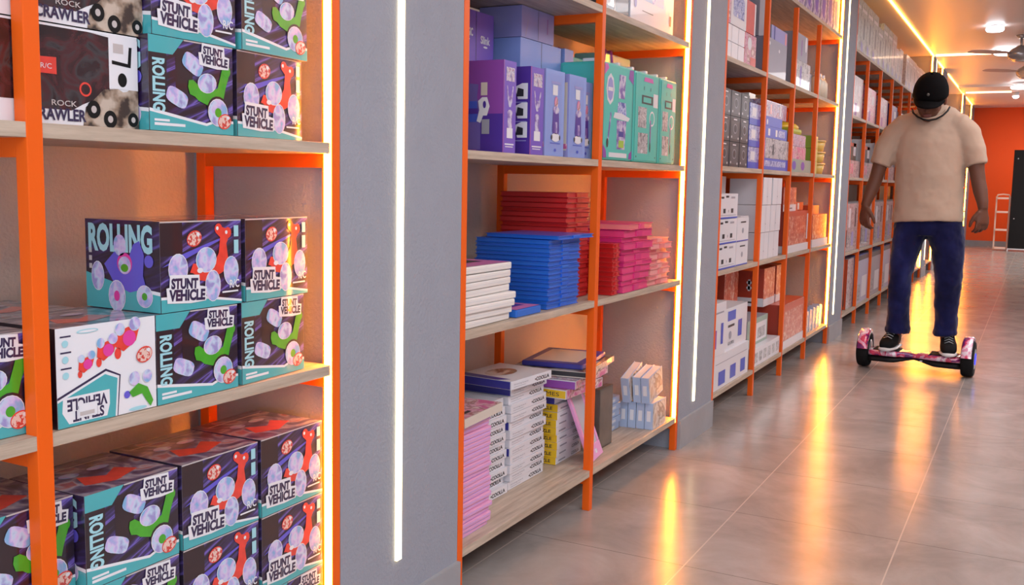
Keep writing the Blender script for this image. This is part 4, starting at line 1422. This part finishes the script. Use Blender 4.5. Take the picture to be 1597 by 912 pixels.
for i in range(8):
    a, b = cell_range(i)
    # fourth shelf: pink toy boxes
    if i != 5:
        m_ = (PG, ARTP, ART, NAVY, WCARD, PG, ARTP, PG)[i]
        carton('toy_carton', 'pinkish boxed toy on the fourth board, %s cell of the long unit' % cells[i], 'box', G4, -.03, a, a + (b - a) * .93, 1.6462, (.31, .28, .26, .25, .22, .2, .26, .25)[i], .24, m_ if m_ is not NAVY else NAVY,
               f_solid(m_, ('r', FPK2, (.06, .1, .30, .9, 1)), ('r', WCARD, (.62, .55, .8, .8, 1)), ('r', PLUM, (.4, .05, .55, .35, 1))))
    # third shelf: printed carton with a dark block and white box above
    carton('toy_carton', 'grey printed carton resting on the third board, %s cell of the long unit' % cells[i], 'box', G4, -.03, a, b, 1.1862, .13, .24, GCARD, f_solid(ARTG, ('r', ARTP, (.1, .2, .5, .8, 1))))
    carton('toy_carton', 'dark carton above the grey printed one, %s cell of the long unit' % cells[i], 'box', G4, -.06, a + .16, b - .02, 1.3172, .14, .2, (M('olive_dark_card', (.09, .08, .05)), DGREY)[i % 2], f_solid((M('olive_dark_card', (.09, .08, .05)), DGREY)[i % 2], ('r', ORC, (.0, .8, 1, 1, 1)), ('r', WCARD, (.7, .3, .95, 1, 1))))
    carton('toy_carton', 'white upright carton beside the dark carton, %s cell of the long unit' % cells[i], 'box', G4, -.03, a, a + .14, 1.3172, .18, .2, WCARD, f_solid(WCARD, ('r', ARTG, (.3, .1, .9, .9, 1))))
    # second shelf: monochrome printed boxes
    carton('toy_carton', 'black and white printed carton, left one in the %s cell, second board' % cells[i], 'box', G4, -.02, a, (a + b) / 2 - .004, .6132, .37, .26, WCARD, f_solid(ARTG, ('r', INK2, (.3, .1, .5, .45, 1)), ('r', WCARD, (.6, .5, .9, .9, 1))), blank(GCARD))
    carton('toy_carton', 'black and white printed carton, right one in the %s cell, second board' % cells[i], 'box', G4, -.02, (a + b) / 2 + .004, b, .6132, .37, .26, WCARD, f_solid(ARTG, ('r', INK2, (.5, .5, .7, .9, 1)), ('r', LAV, (.1, .1, .4, .4, 1))), blank(GCARD))
    # lowest shelf
    if i == 0:
        t = MB()
        t.tube([(-.13, a + .16, .1425), (-.13, a + .16, .20), (-.13, a + .18, .40), (-.13, a + .2, .52)], [(.10, .10), (.13, .11), (.12, .10), (.06, .06)], mat('dark_brown_fur', (.05, .022, .012), .9, bump=.8, bscale=90), n=22, ref=Vector((1, 0, 0)))
        o = t.build('stuffed_toy')
        props(o, 'dark brown plush shape on the lowest board beside the left post', 'plush toy')
        carton('toy_carton', 'dark printed carton on the lowest board, first cell of the long unit', 'box', G4, -.03, a + .33, b, .142, .40, .26, GCARD, f_solid(ARTG), blank(ORC))
    else:
        carton('toy_carton', 'large pale carton with a dark top edge, %s cell, lowest board' % cells[i], 'box', G4, -.02, a, b, .142, .41 - .01 * (i % 3), .3, (GCARD, LAV)[i % 2],
               f_solid((M('mauve_grey_card', (.36, .33, .38)), M('pale_lilac_card', (.45, .44, .58)))[i % 2], ('r', DGREY, (0, .90, 1, 1, 1)), ('r', ARTG, (.08, .05, .4, .4, 1)), ('r', WCARD, (.5, .1, .9, .55, 1))))

# ------------------------------------------------------------------ ceiling lamps and fans
for k, (x, y) in enumerate(((.76, 11.12), (.81, 13.03), (.90, 17.0), (2.2, 8.6), (2.2, 4.6))):
    t = root('ceiling_lamp', (x, y, CZ - (.0355 if y > 15 else 0)))
    props(t, ('round white ceiling lamp, nearer one, left of the nearer fan', 'round white ceiling lamp, second one, beside the farther fan', 'round white ceiling lamp, farthest, close to the orange wall', 'round white ceiling lamp outside the right edge, farther', 'round white ceiling lamp outside the right edge, nearer')[k], 'lamp', 'round ceiling lamps')
    rl = .085 if k == 0 else .14
    mb = MB(); mb.tube([(0, 0, -.02), (0, 0, -.0005)], [rl * .9, rl * .9], WHITEP, n=36, ref=Vector((1, 0, 0))); mb.build('housing', t)
    mb = MB(); mb.tube([(0, 0, -.06), (0, 0, -.056), (0, 0, -.042), (0, 0, -.0205)], [rl * .7, rl * .88, rl, rl * .97], LAMP, n=36, ref=Vector((1, 0, 0))); mb.build('diffuser', t)
t = root('spot_lamp', (.80, 18.6, CZ))
props(t, 'tiny round spot lamp just before the orange wall', 'lamp')
mb = MB(); mb.tube([(0, 0, -.06), (0, 0, -.0005)], [.05, .05], WHITEP, n=20, ref=Vector((1, 0, 0))); mb.build('housing', t)
mb = MB(); mb.ell((0, 0, -.065), (.05, .05, .04), LAMP); mb.build('bulb', t)
FANM = M('satin_grey_metal', (.42, .42, .44), rough=.25, metal=.6)
for k, (x, y, zc) in enumerate(((.985, 11.9, 2.56), (1.02, 14.1, 2.60))):
    t = root('ceiling_fan', (x, y, zc))
    props(t, ('grey ceiling fan cut by the right edge, nearer one', 'grey ceiling fan cut by the right edge, farther one')[k], 'fan', 'grey ceiling fans')
    V3 = Vector((1, 0, 0))
    mb = MB(); mb.tube([(0, 0, .04), (0, 0, CZ - zc - .03)], [.012, .012], FANM, n=12, ref=V3); mb.tube([(0, 0, CZ - zc - .032), (0, 0, CZ - zc - .0005)], [.03, .055], FANM, n=20, ref=V3); mb.build('downrod', t)
    mb = MB(); mb.tube([(0, 0, -.095), (0, 0, -.09), (0, 0, -.05), (0, 0, -.01), (0, 0, .03), (0, 0, .06), (0, 0, .075)], [.03, .07, .12, .13, .10, .05, .03], FANM, n=30, ref=V3); mb.build('motor_housing', t)
    for j in range(3):
        a = R(215 + 120 * j)
        d = Vector((math.cos(a), math.sin(a), 0)); n2 = Vector((-d.y, d.x, .12)).normalized()
        bm = bmesh.new()
        vs = []
        for (rr, ww) in ((.12, .03), (.20, .05), (.28, .065), (.45, .07), (.55, .055), (.58, .03)):
            for sgn in (-1, 1):
                for dz in (-.003, .003):
                    vs.append(bm.verts.new(d * rr + n2 * (ww * sgn) + Vector((0, 0, dz - .005))))
        for q in range(5):
            o_ = q * 4
            for (i0, i1) in ((0, 1), (1, 3), (3, 2), (2, 0)):
                bm.faces.new((vs[o_ + i0], vs[o_ + i1], vs[o_ + 4 + i1], vs[o_ + 4 + i0]))
        bm.faces.new((vs[0], vs[2], vs[3], vs[1])); bm.faces.new((vs[20], vs[21], vs[23], vs[22]))
        mb = MB(); mb.bm(bm, M('dusky_pink_blade', (.45, .33, .32))); mb.build('blade', t)

# ------------------------------------------------------------------ far end: rack and black panel
PW_ = M('painted_pale_pink_wood', (.80, .58, .48))
t = root('ladder_rack', (.545, 20.6, 0))
props(t, 'narrow pale open rack standing against the orange wall', 'rack')
for x0 in (0, .222):
    mb = MB(); mb.box(x0, x0 + .028, -.03, 0, 0, 1.0, PW_, bev=.004); mb.build('upright', t)
for z0 in (.03, .37, .70, .955):
    mb = MB(); mb.box(.028, .222, -.14, .0, z0, z0 + .035, PW_, bev=.004); mb.build('shelf', t)
mb = MB(); mb.tube([(.014, -.015, .99), (.03, -.015, 1.035), (.125, -.015, 1.045), (.22, -.015, 1.035), (.236, -.015, .99)], .014, PW_, n=10); mb.build('top_rail', t)
t = root('room_divider', (.80, 20.5, 0))
props(t, 'tall black divider with a pale foot rail at the right edge of the photo', 'divider')
mb = MB(); mb.box(0, 1.1, -.03, .03, .05, 1.86, BLACKP, bev=.006); mb.build('board', t)
mb = MB(); mb.box(-.01, 1.1, -.06, .06, .03, .05, WCARD, bev=.003); mb.box(-.01, .01, -.06, .06, 0, .03, WCARD); mb.box(1.08, 1.1, -.06, .06, 0, .03, WCARD); mb.build('foot_rail', t)
for z0 in (.60, 1.70):
    mb = MB(); mb.ell((.07, -.032, z0), (.014, .008, .014), FANM, seg=12); mb.build('screw', t)

# ------------------------------------------------------------------ hoverboard
CAMO = ramp_mat('pink_camo_shell', [(.0, (.16, .02, .14)), (.40, (.62, .05, .13)), (.46, (.74, .36, .50)), (.52, (.80, .70, .78)), (.60, (.70, .30, .46)), (.66, (.16, .05, .26))], 11, rough=.2, coat=.7, const=True, distort=.8)
HB = root('hoverboard', (.667, 6.398, 0), -.045)
props(HB, 'two-wheeled hoverboard with pink and white patterned shell under the person', 'hoverboard')


def shell(z_of, m, name):
    xs = [-.258, -.235, -.20, -.15, -.11, -.07, -.03, 0, .03, .07, .11, .15, .20, .235, .258]
    vs, fs = [], []
    n = 20
    for x in xs:
        a = abs(x)
        hw = .048 + .044 * min(1, max(0, (a - .02) / .09)) ** 1.0
        if a > .24: hw -= .006
        z0, z1 = z_of(a)
        for k in range(n):
            t = 2 * math.pi * k / n
            c, s_ = math.cos(t), math.sin(t)
            vs.append((x, hw * math.copysign(abs(c) ** .45, c), (z0 + z1) / 2 + (z1 - z0) / 2 * math.copysign(abs(s_) ** .55, s_)))
    for i in range(len(xs) - 1):
        for k in range(n):
            k2 = (k + 1) % n
            fs.append((i * n + k, i * n + k2, (i + 1) * n + k2, (i + 1) * n + k))
    fs.append(tuple(range(n))[::-1]); fs.append(tuple((len(xs) - 1) * n + k for k in range(n)))
    mb = MB(); mb.raw(vs, fs, m, True); return mb.build(name, HB)


shell(lambda a: (.082, .1215 if a > .1 else .112 + .0095 * a / .1), CAMO, 'top_shell')
shell(lambda a: ((.046 if a > .12 else .074 - .028 * a / .12), .0825), BLACKP, 'bottom_shell')
for sx in (-1, 1):
    mb = MB(); mb.box(min(sx * .085, sx * .235), max(sx * .085, sx * .235), -.072, .072, .1195, .1235, RUBBER, bev=.0015); mb.build('foot_pad', HB)
    mb = MB()
    V3 = Vector((0, 0, 1))
    cx = sx * .296
    prof = [(-.034, .085), (-.034, .098), (-.026, .106), (0, .1085), (.026, .106), (.034, .098), (.034, .085)]
    mb.tube([(cx + p, 0, .1085) for p, r_ in prof], [r_ for p, r_ in prof], RUBBER, n=40, ref=V3)
    wl = mb.build('wheel', HB)
    mb = MB(); mb.tube([(cx - .0355, 0, .1085), (cx + .0355, 0, .1085)], [.06, .06], FANM, n=28, ref=V3); mb.build('hub', wl)
    # fender
    mb = MB()
    vs, fs = [], []
    K = 22
    prof = [(-.262, .100), (-.262, .112), (-.268, .126), (-.285, .132), (-.318, .130), (-.322, .124), (-.318, .121), (-.29, .123), (-.272, .118), (-.268, .1)]
    for k in range(K + 1):
        t = R(8 + 164 * k / K)
        for (px_, pr_) in prof:
            vs.append((-sx * px_ if True else 0, -pr_ * math.cos(t), .1085 + pr_ * math.sin(t)))
    n = len(prof)
    for k in range(K):
        for j in range(n):
            j2 = (j + 1) % n
            fs.append((k * n + j, k * n + j2, (k + 1) * n + j2, (k + 1) * n + j))
    fs.append(tuple(range(n))); fs.append(tuple(K * n + j for j in range(n))[::-1])
    mb.raw(vs, fs, CAMO, True)
    mb.build('fender', HB)
mb = MB(); mb.tube([(.332, 0, .1085), (.335, 0, .1085)], [.036, .032], mat('blue_led_ring', (.02, .03, 1), .3, emit=1.0), n=28, ref=Vector((0, 0, 1))); mb.build('light_ring', HB)['label'] = 'glowing blue ring on the outer wheel hub'
mb = MB(); mb.box(.035, .075, -.062, -.056, .070, .078, mat('headlight_lens', (.55, .55, .6), .1)); mb.build('headlight', HB)

# ------------------------------------------------------------------ person
PX, PY = .667, 6.40
PR = root('person', (PX, PY, .1235))
props(PR, 'person in black cap, beige T-shirt and blue jeans looking down while riding a hoverboard', 'person')
SKIN = mat('dark_brown_skin', (.125, .047, .026), .55, bump=.05, bscale=120, spec=.4)
SHIRT = mat('beige_cotton', (.47, .345, .262), .9, bump=.35, bscale=7, spec=.15)
JEAN = ramp_mat('indigo_denim', [(.38, (.006, .007, .042)), (.55, (.010, .012, .070)), (.72, (.022, .028, .12))], 5, stretch=(1.6, 1.6, 1), rough=.9, detail=8)
JEAN.node_tree.nodes['Principled BSDF'].inputs['Sheen Weight'].default_value = .15
JEAN.node_tree.nodes['Principled BSDF'].inputs['Specular IOR Level'].default_value = .1
CAPM = mat('black_cap_cotton', (.0045, .004, .0045), .9, bump=.15, bscale=250, spec=.08)


def pbuild(mb, name, vox=None, smooth=4, parent=None):
    o = mb.build(name, parent or PR)
    if parent is None or parent is PR:
        o.location = (-PX, -PY, -.1235)
    if vox:
        r = o.modifiers.new('remesh', 'REMESH')
        r.mode = 'VOXEL'
        r.voxel_size = vox
        r.use_smooth_shade = True
        if smooth:
            sm_ = o.modifiers.new('smooth', 'SMOOTH')
            sm_.iterations = smooth
            sm_.factor = .6
    return o


Xa = Vector((1, 0, 0))
body = MB()
# head in its own frame: bowed forward 36 degrees
HM = Matrix.Translation(Vector((.664, PY - .085, 1.632))) @ Matrix.Rotation(R(4), 4, 'Y') @ Matrix.Rotation(R(29), 4, 'X')
body.ell((0, .012, .035), (.080, .098, .092), SKIN, HM, 28)
body.ell((0, -.020, -.045), (.062, .070, .070), SKIN, HM, 24)
body.ell((0, -.050, -.098), (.034, .032, .026), SKIN, HM, 16)
body.ell((0, -.092, -.028), (.015, .022, .018), SKIN, HM, 12)
body.ell((0, -.086, -.008), (.010, .014, .026), SKIN, HM, 12)
for sx in (-1, 1):
    body.ell((sx * .082, .012, -.010), (.012, .022, .034), SKIN, HM, 12)
    body.ell((sx * .038, -.066, -.030), (.024, .020, .022), SKIN, HM, 12)
body.ell((0, -.082, .018), (.050, .014, .012), SKIN, HM, 12)
# neck and trunk (under the shirt)
body.tube([(.666, PY + .035, 1.45), (.665, PY + .005, 1.55), (.664, PY - .05, 1.62)], [.062, .058, .060], SKIN, n=20)
body.tube([(.672, PY + .03, .92), (.672, PY + .03, 1.1), (.670, PY + .03, 1.30), (.668, PY + .03, 1.44), (.667, PY + .03, 1.49)], [(.13, .09), (.14, .09), (.165, .10), (.155, .085), (.08, .06)], SKIN, n=24)


def limb(pts, rad):
    body.tube(pts, rad, SKIN, n=18)


limb([(.56, PY + .02, 1.43), (.455, PY + .02, 1.42), (.415, PY + .01, 1.33), (.392, PY, 1.22), (.378, PY - .01, 1.155), (.362, PY - .02, 1.10), (.342, PY - .04, 1.03), (.332, PY - .045, .995)],
     [.05, .055, .050, .042, .040, .040, .031, .027])
limb([(.78, PY + .02, 1.43), (.885, PY + .02, 1.42), (.918, PY + .01, 1.33), (.935, PY, 1.22), (.948, PY - .01, 1.155), (.962, PY - .02, 1.10), (.980, PY - .04, 1.03), (.985, PY - .045, .995)],
     [.05, .055, .050, .042, .040, .040, .031, .027])


def hand(Wp, d, a, nrm, curl, sc=1.):
    Wp, d, a, nrm = Vector(Wp), Vector(d).normalized(), Vector(a), Vector(nrm)
    a = (a - d * a.dot(d)).normalized()
    nrm = (nrm - d * nrm.dot(d)); nrm = (nrm - a * nrm.dot(a)).normalized()
    body.tube([Wp, Wp + d * .02 * sc, Wp + d * .05 * sc, Wp + d * .082 * sc, Wp + d * .092 * sc], [(.026 * sc, .019 * sc), (.030 * sc, .017 * sc), (.039 * sc, .016 * sc), (.041 * sc, .014 * sc), (.036 * sc, .009 * sc)], SKIN, n=20, ref=nrm)
    L = (.070, .079, .073, .057)
    for i in range(4):
        p = Wp + d * .082 * sc + a * (.031 - .0205 * i) * sc
        th = R(curl[0] + 4 * i)
        sp = (1.5 - i) * .07
        pts, ln = [p - d * .012], L[i] * sc
        dirv = lambda t_: (d * math.cos(t_) + nrm * math.sin(t_) + a * sp * math.cos(t_)).normalized()
        for (fr, dth) in ((.46, 0), (.30, curl[1]), (.24, curl[2])):
            th += R(dth)
            p = p + dirv(th) * ln * fr
            pts.append(p)
        body.tube(pts, [.0098 * sc, .0090 * sc, .0084 * sc, .0068 * sc], SKIN, n=10, ref=nrm)
        body.ell(pts[-1], (.0068 * sc,) * 3, SKIN, seg=8)
    p = Wp + d * .022 * sc + a * .022 * sc
    q = p + (d * .72 + a * .62 + nrm * .25).normalized() * .042 * sc
    r_ = q + (d * .90 + a * .30 + nrm * .35).normalized() * .030 * sc
    s_ = r_ + (d * .95 + a * .05 + nrm * .40).normalized() * .024 * sc
    body.tube([p, q, r_, s_], [.016 * sc, .0125 * sc, .0108 * sc, .0082 * sc], SKIN, n=12, ref=nrm)
    body.ell(s_, (.0082 * sc,) * 3, SKIN, seg=8)


hand((.332, PY - .046, .998), (-.02, -.10, -1), (.75, -.66, 0), (.7, .7, .0), (16, 32, 26), 1.02)
hand((.985, PY - .046, .998), (.03, -.10, -1), (-.80, -.60, 0), (-.65, .75, 0), (16, 32, 26), 1.02)
# ankles
body.tube([(.552, PY + .02, .32), (.545, PY + .03, .24), (.536, PY + .035, .19), (.532, PY + .02, .155)], [.04, .036, .035, .038], SKIN, n=14)
body.tube([(.824, PY + .02, .32), (.829, PY + .03, .24), (.833, PY + .035, .19), (.836, PY + .02, .155)], [.04, .036, .035, .038], SKIN, n=14)
body.tube([(.65, PY + .02, .95), (.59, PY + .01, .80), (.56, PY - .02, .58), (.552, PY + .02, .32)], [.07, .055, .045, .040], SKIN, n=14)
body.tube([(.70, PY + .02, .95), (.785, PY + .01, .80), (.815, PY - .02, .58), (.824, PY + .02, .32)], [.07, .058, .045, .040], SKIN, n=14)
pbuild(body, 'body', vox=.0048, smooth=3)
EYE = mat('eye_white', (.7, .68, .65), .2)
LIP = mat('lip_skin', (.20, .06, .05), .45)
for sx in (-1, 1):
    mb = MB(); mb.ell((sx * .032, -.079, .002), (.014, .009, .009), EYE, HM, 14); mb.ell((sx * .032, -.0865, .0), (.006, .003, .006), INK2, HM, 10); pbuild(mb, 'eye')
mb = MB(); mb.ell((0, -.083, -.066), (.026, .010, .0065), LIP, HM, 14); mb.ell((0, -.081, -.075), (.021, .010, .0065), LIP, HM, 14); pbuild(mb, 'lips', vox=.0015, smooth=1)
mb = MB(); mb.ell((0, .024, .020), (.086, .092, .080), mat('short_black_hair', (.01, .008, .007), .9, bump=.6, bscale=300), HM, 24)
hr = pbuild(mb, 'hair')

# cap: crown and brim
mb = MB()
vs, fs = [], []
N, K = 32, 10
for k in range(K + 1):
    ph = R(90) * k / K
    for j in range(N):
        t = 2 * math.pi * j / N
        rr = math.sin(ph) ** .85 if k else .001
        vs.append(HM @ Vector((.098 * rr * math.cos(t), .012 + .116 * rr * math.sin(t), .020 + .128 * math.cos(ph) ** .9 if k < K else .020)))
for j in range(N):
    t = 2 * math.pi * j / N
    vs.append(HM @ Vector((.093 * math.cos(t), .012 + .110 * math.sin(t), .020)))
for k in range(K + 1):
    for j in range(N):
        j2 = (j + 1) % N
        fs.append((k * N + j, (k + 1) * N + j, (k + 1) * N + j2, k * N + j2))
fs.append(tuple(range(N)))
mb.raw(vs, fs, CAPM, True)
mb.ell((0, .012, .149), (.009, .009, .005), CAPM, HM, 10)
cap = pbuild(mb, 'cap')
mb = MB()
vs, fs = [], []
for lay, dz in ((0, 0), (1, .006)):
    for i in range(7):
        r_ = i / 6
        for j in range(17):
            t = R(200 + 140 * j / 16)
            x_ = (.094 - .004 * r_) * math.cos(t) * (1 - .05 * r_)
            y_ = .012 + .108 * math.sin(t) - r_ * .075 * (1 - ((j - 8) / 8) ** 2 * .75)
            z_ = .024 + dz - .022 * (x_ / .09) ** 2 - .012 * r_
            vs.append(HM @ Vector((x_, y_, z_)))
Q = 7 * 17
for i in range(6):
    for j in range(16):
        a0 = i * 17 + j
        fs.append((a0, a0 + 1, a0 + 18, a0 + 17)); fs.append((Q + a0, Q + a0 + 17, Q + a0 + 18, Q + a0 + 1))
for j in range(16):
    a0 = 6 * 17 + j
    fs.append((a0, a0 + 1, Q + a0 + 1, Q + a0))
mb.raw(vs, fs, CAPM, True)
o = mb.build('brim', cap)
mb = MB(); mb.ell((0, -.103, .070), (.008, .004, .010), M('small_grey_patch', (.10, .10, .09)), HM, 10); mb.build('badge', cap)

# T-shirt
mb = MB()
sh = MB()
sh.tube([(.683, PY + .01, .905), (.682, PY + .012, .93), (.680, PY + .02, 1.05), (.677, PY + .02, 1.18), (.673, PY + .02, 1.28), (.671, PY + .022, 1.37), (.672, PY + .028, 1.44), (.673, PY + .033, 1.50), (.672, PY + .033, 1.54), (.670, PY + .03, 1.575), (.668, PY + .025, 1.595)],
        [(.200, .125), (.201, .128), (.192, .130), (.190, .132), (.194, .134), (.202, .128), (.205, .115), (.195, .098), (.165, .085), (.120, .074), (.075, .060)], SHIRT, n=40)
sh.tube([(.60, PY + .03, 1.49), (.520, PY + .025, 1.470), (.468, PY + .018, 1.42), (.425, PY + .01, 1.33), (.398, PY + .002, 1.245)], [.075, .082, .078, .070, .063], SHIRT, n=26)
sh.tube([(.735, PY + .03, 1.49), (.826, PY + .025, 1.470), (.872, PY + .018, 1.42), (.910, PY + .01, 1.33), (.934, PY + .002, 1.248)], [.075, .082, .078, .069, .060], SHIRT, n=26)
random.seed(3)
so = pbuild(sh, 'shirt', vox=.0085, smooth=5)
mb = MB()
pts = []
for k in range(25):
    t = 2 * math.pi * k / 24
    pts.append(Vector((.668 + .079 * math.cos(t), PY - .030 + .082 * math.sin(t), 1.555 + .040 * math.sin(t) + .008 * math.cos(t))))
mb.tube(pts, .0058, SHIRT, n=10, caps=False, ref=Vector((0, 0, 1)))
mb.build('collar', so)
mb = MB()
pts = [Vector((.570, PY - .070, 1.572)), Vector((.578, PY - .105, 1.550)), Vector((.605, PY - .135, 1.525)), Vector((.640, PY - .150, 1.507)), Vector((.674, PY - .155, 1.500)), Vector((.710, PY - .145, 1.509)), Vector((.742, PY - .125, 1.530)), Vector((.764, PY - .095, 1.558)), Vector((.770, PY - .05, 1.582))]
mb.tube(pts, .0052, BLACKP, n=10, ref=Vector((0, 0, 1)))
pbuild(mb, 'neck_cord')

# jeans
je = MB()
je.tube([(.684, PY + .02, .985), (.685, PY + .02, .93), (.686, PY + .022, .88), (.688, PY + .024, .83)], [(.165, .105), (.183, .112), (.196, .118), (.185, .110)], JEAN, n=34)
je.tube([(.600, PY + .02, .90), (.590, PY + .015, .84), (.575, PY + .005, .75), (.562, PY - .012, .66), (.556, PY - .022, .585), (.553, PY - .012, .50), (.551, PY + .005, .42), (.552, PY + .018, .34), (.553, PY + .026, .275), (.553, PY + .026, .222)],
        [(.095, .105), (.096, .108), (.087, .096), (.074, .084), (.066, .078), (.064, .076), (.063, .075), (.064, .074), (.066, .076), (.064, .074)], JEAN, n=28)
je.tube([(.780, PY + .02, .90), (.790, PY + .015, .84), (.808, PY + .005, .75), (.820, PY - .012, .66), (.824, PY - .022, .585), (.825, PY - .012, .50), (.825, PY + .005, .42), (.824, PY + .018, .34), (.824, PY + .026, .28), (.824, PY + .026, .228)],
        [(.100, .105), (.102, .108), (.094, .098), (.082, .088), (.076, .080), (.073, .078), (.069, .075), (.064, .073), (.064, .075), (.061, .073)], JEAN, n=28)
je.tube([(.553, PY + .027, .262), (.554, PY + .028, .245), (.555, PY + .028, .222)], [(.070, .080), (.074, .083), (.068, .076)], JEAN, n=24)
je.tube([(.824, PY + .027, .268), (.824, PY + .028, .25), (.824, PY + .028, .228)], [(.066, .078), (.071, .082), (.064, .076)], JEAN, n=24)
jo = pbuild(je, 'jeans', vox=.0075, smooth=3)
dtex = bpy.data.textures.new('fold_noise', 'CLOUDS')
dtex.noise_scale = .09
for ob, st in ((so, .014), (jo, .022)):
    dm = ob.modifiers.new('folds', 'DISPLACE')
    dm.texture = dtex
    dm.strength = st
    dm.texture_coords = 'GLOBAL'
    dm.mid_level = .5

# shoes
SHOE = mat('black_knit_shoe', (.006, .006, .007), .8, spec=.15, bump=.2, bscale=200)
for sx, cx, yaw in ((-1, .528, -9), (1, .842, 7)):
    SM = Matrix.Translation(Vector((cx, PY + .03, .1245))) @ Matrix.Rotation(R(yaw), 4, 'Z')
    so_ = MB()
    out = [(-.165, .022), (-.150, .038), (-.11, .048), (-.06, .050), (-.01, .043), (.04, .038), (.075, .034), (.095, .020)]

    def ring_shell(mbx, prof, m):
        vs, fs = [], []
        n = 16
        for (y_, hw, z0, z1) in prof:
            for k in range(n):
                t = 2 * math.pi * k / n
                c, s_ = math.cos(t), math.sin(t)
                vs.append(SM @ Vector((hw * math.copysign(abs(c) ** .7, c), y_, (z0 + z1) / 2 + (z1 - z0) / 2 * math.copysign(abs(s_) ** .8, s_))))
        for i in range(len(prof) - 1):
            for k in range(n):
                k2 = (k + 1) % n
                fs.append((i * n + k, i * n + k2, (i + 1) * n + k2, (i + 1) * n + k))
        fs.append(tuple(range(n))[::-1]); fs.append(tuple((len(prof) - 1) * n + k for k in range(n)))
        mbx.raw(vs, fs, m, True)
    ring_shell(so_, [(-.158, .020, .014, .034), (-.150, .034, .012, .048), (-.115, .045, .012, .066), (-.07, .047, .012, .086), (-.02, .042, .012, .106), (.02, .038, .012, .128), (.06, .035, .012, .134), (.085, .026, .012, .120)], SHOE)
    shoe = pbuild(so_, 'shoe')
    so2 = MB()
    ring_shell(so2, [(-.168, .020, .0, .018), (-.156, .038, .0, .022), (-.11, .050, .0, .022), (-.06, .051, .0, .020), (-.01, .045, .0, .020), (.04, .040, .0, .022), (.08, .036, .0, .024), (.10, .020, .002, .022)], M('white_rubber_sole', (.66, .64, .64)))
    so2.build('sole', shoe)
    la = MB()
    for k in range(4):
        y_ = -.10 + k * .024
        zz = .078 + k * .011
        la.tube([SM @ Vector((-.024, y_, zz - .006)), SM @ Vector((0, y_ - .006, zz + .006)), SM @ Vector((.024, y_, zz - .006))], .0028, M('grey_lace', (.30, .32, .34)), n=8)
    la.build('laces', shoe)
    mk = MB()
    for q in (-1, 1):
        mk.tube([SM @ Vector((q * .040, -.06, .040)), SM @ Vector((q * .036, -.025, .075)), SM @ Vector((q * .032, .005, .085))], .004, M('grey_lace', (.30, .32, .34)), n=8)
    mk.build('side_stripe', shoe)
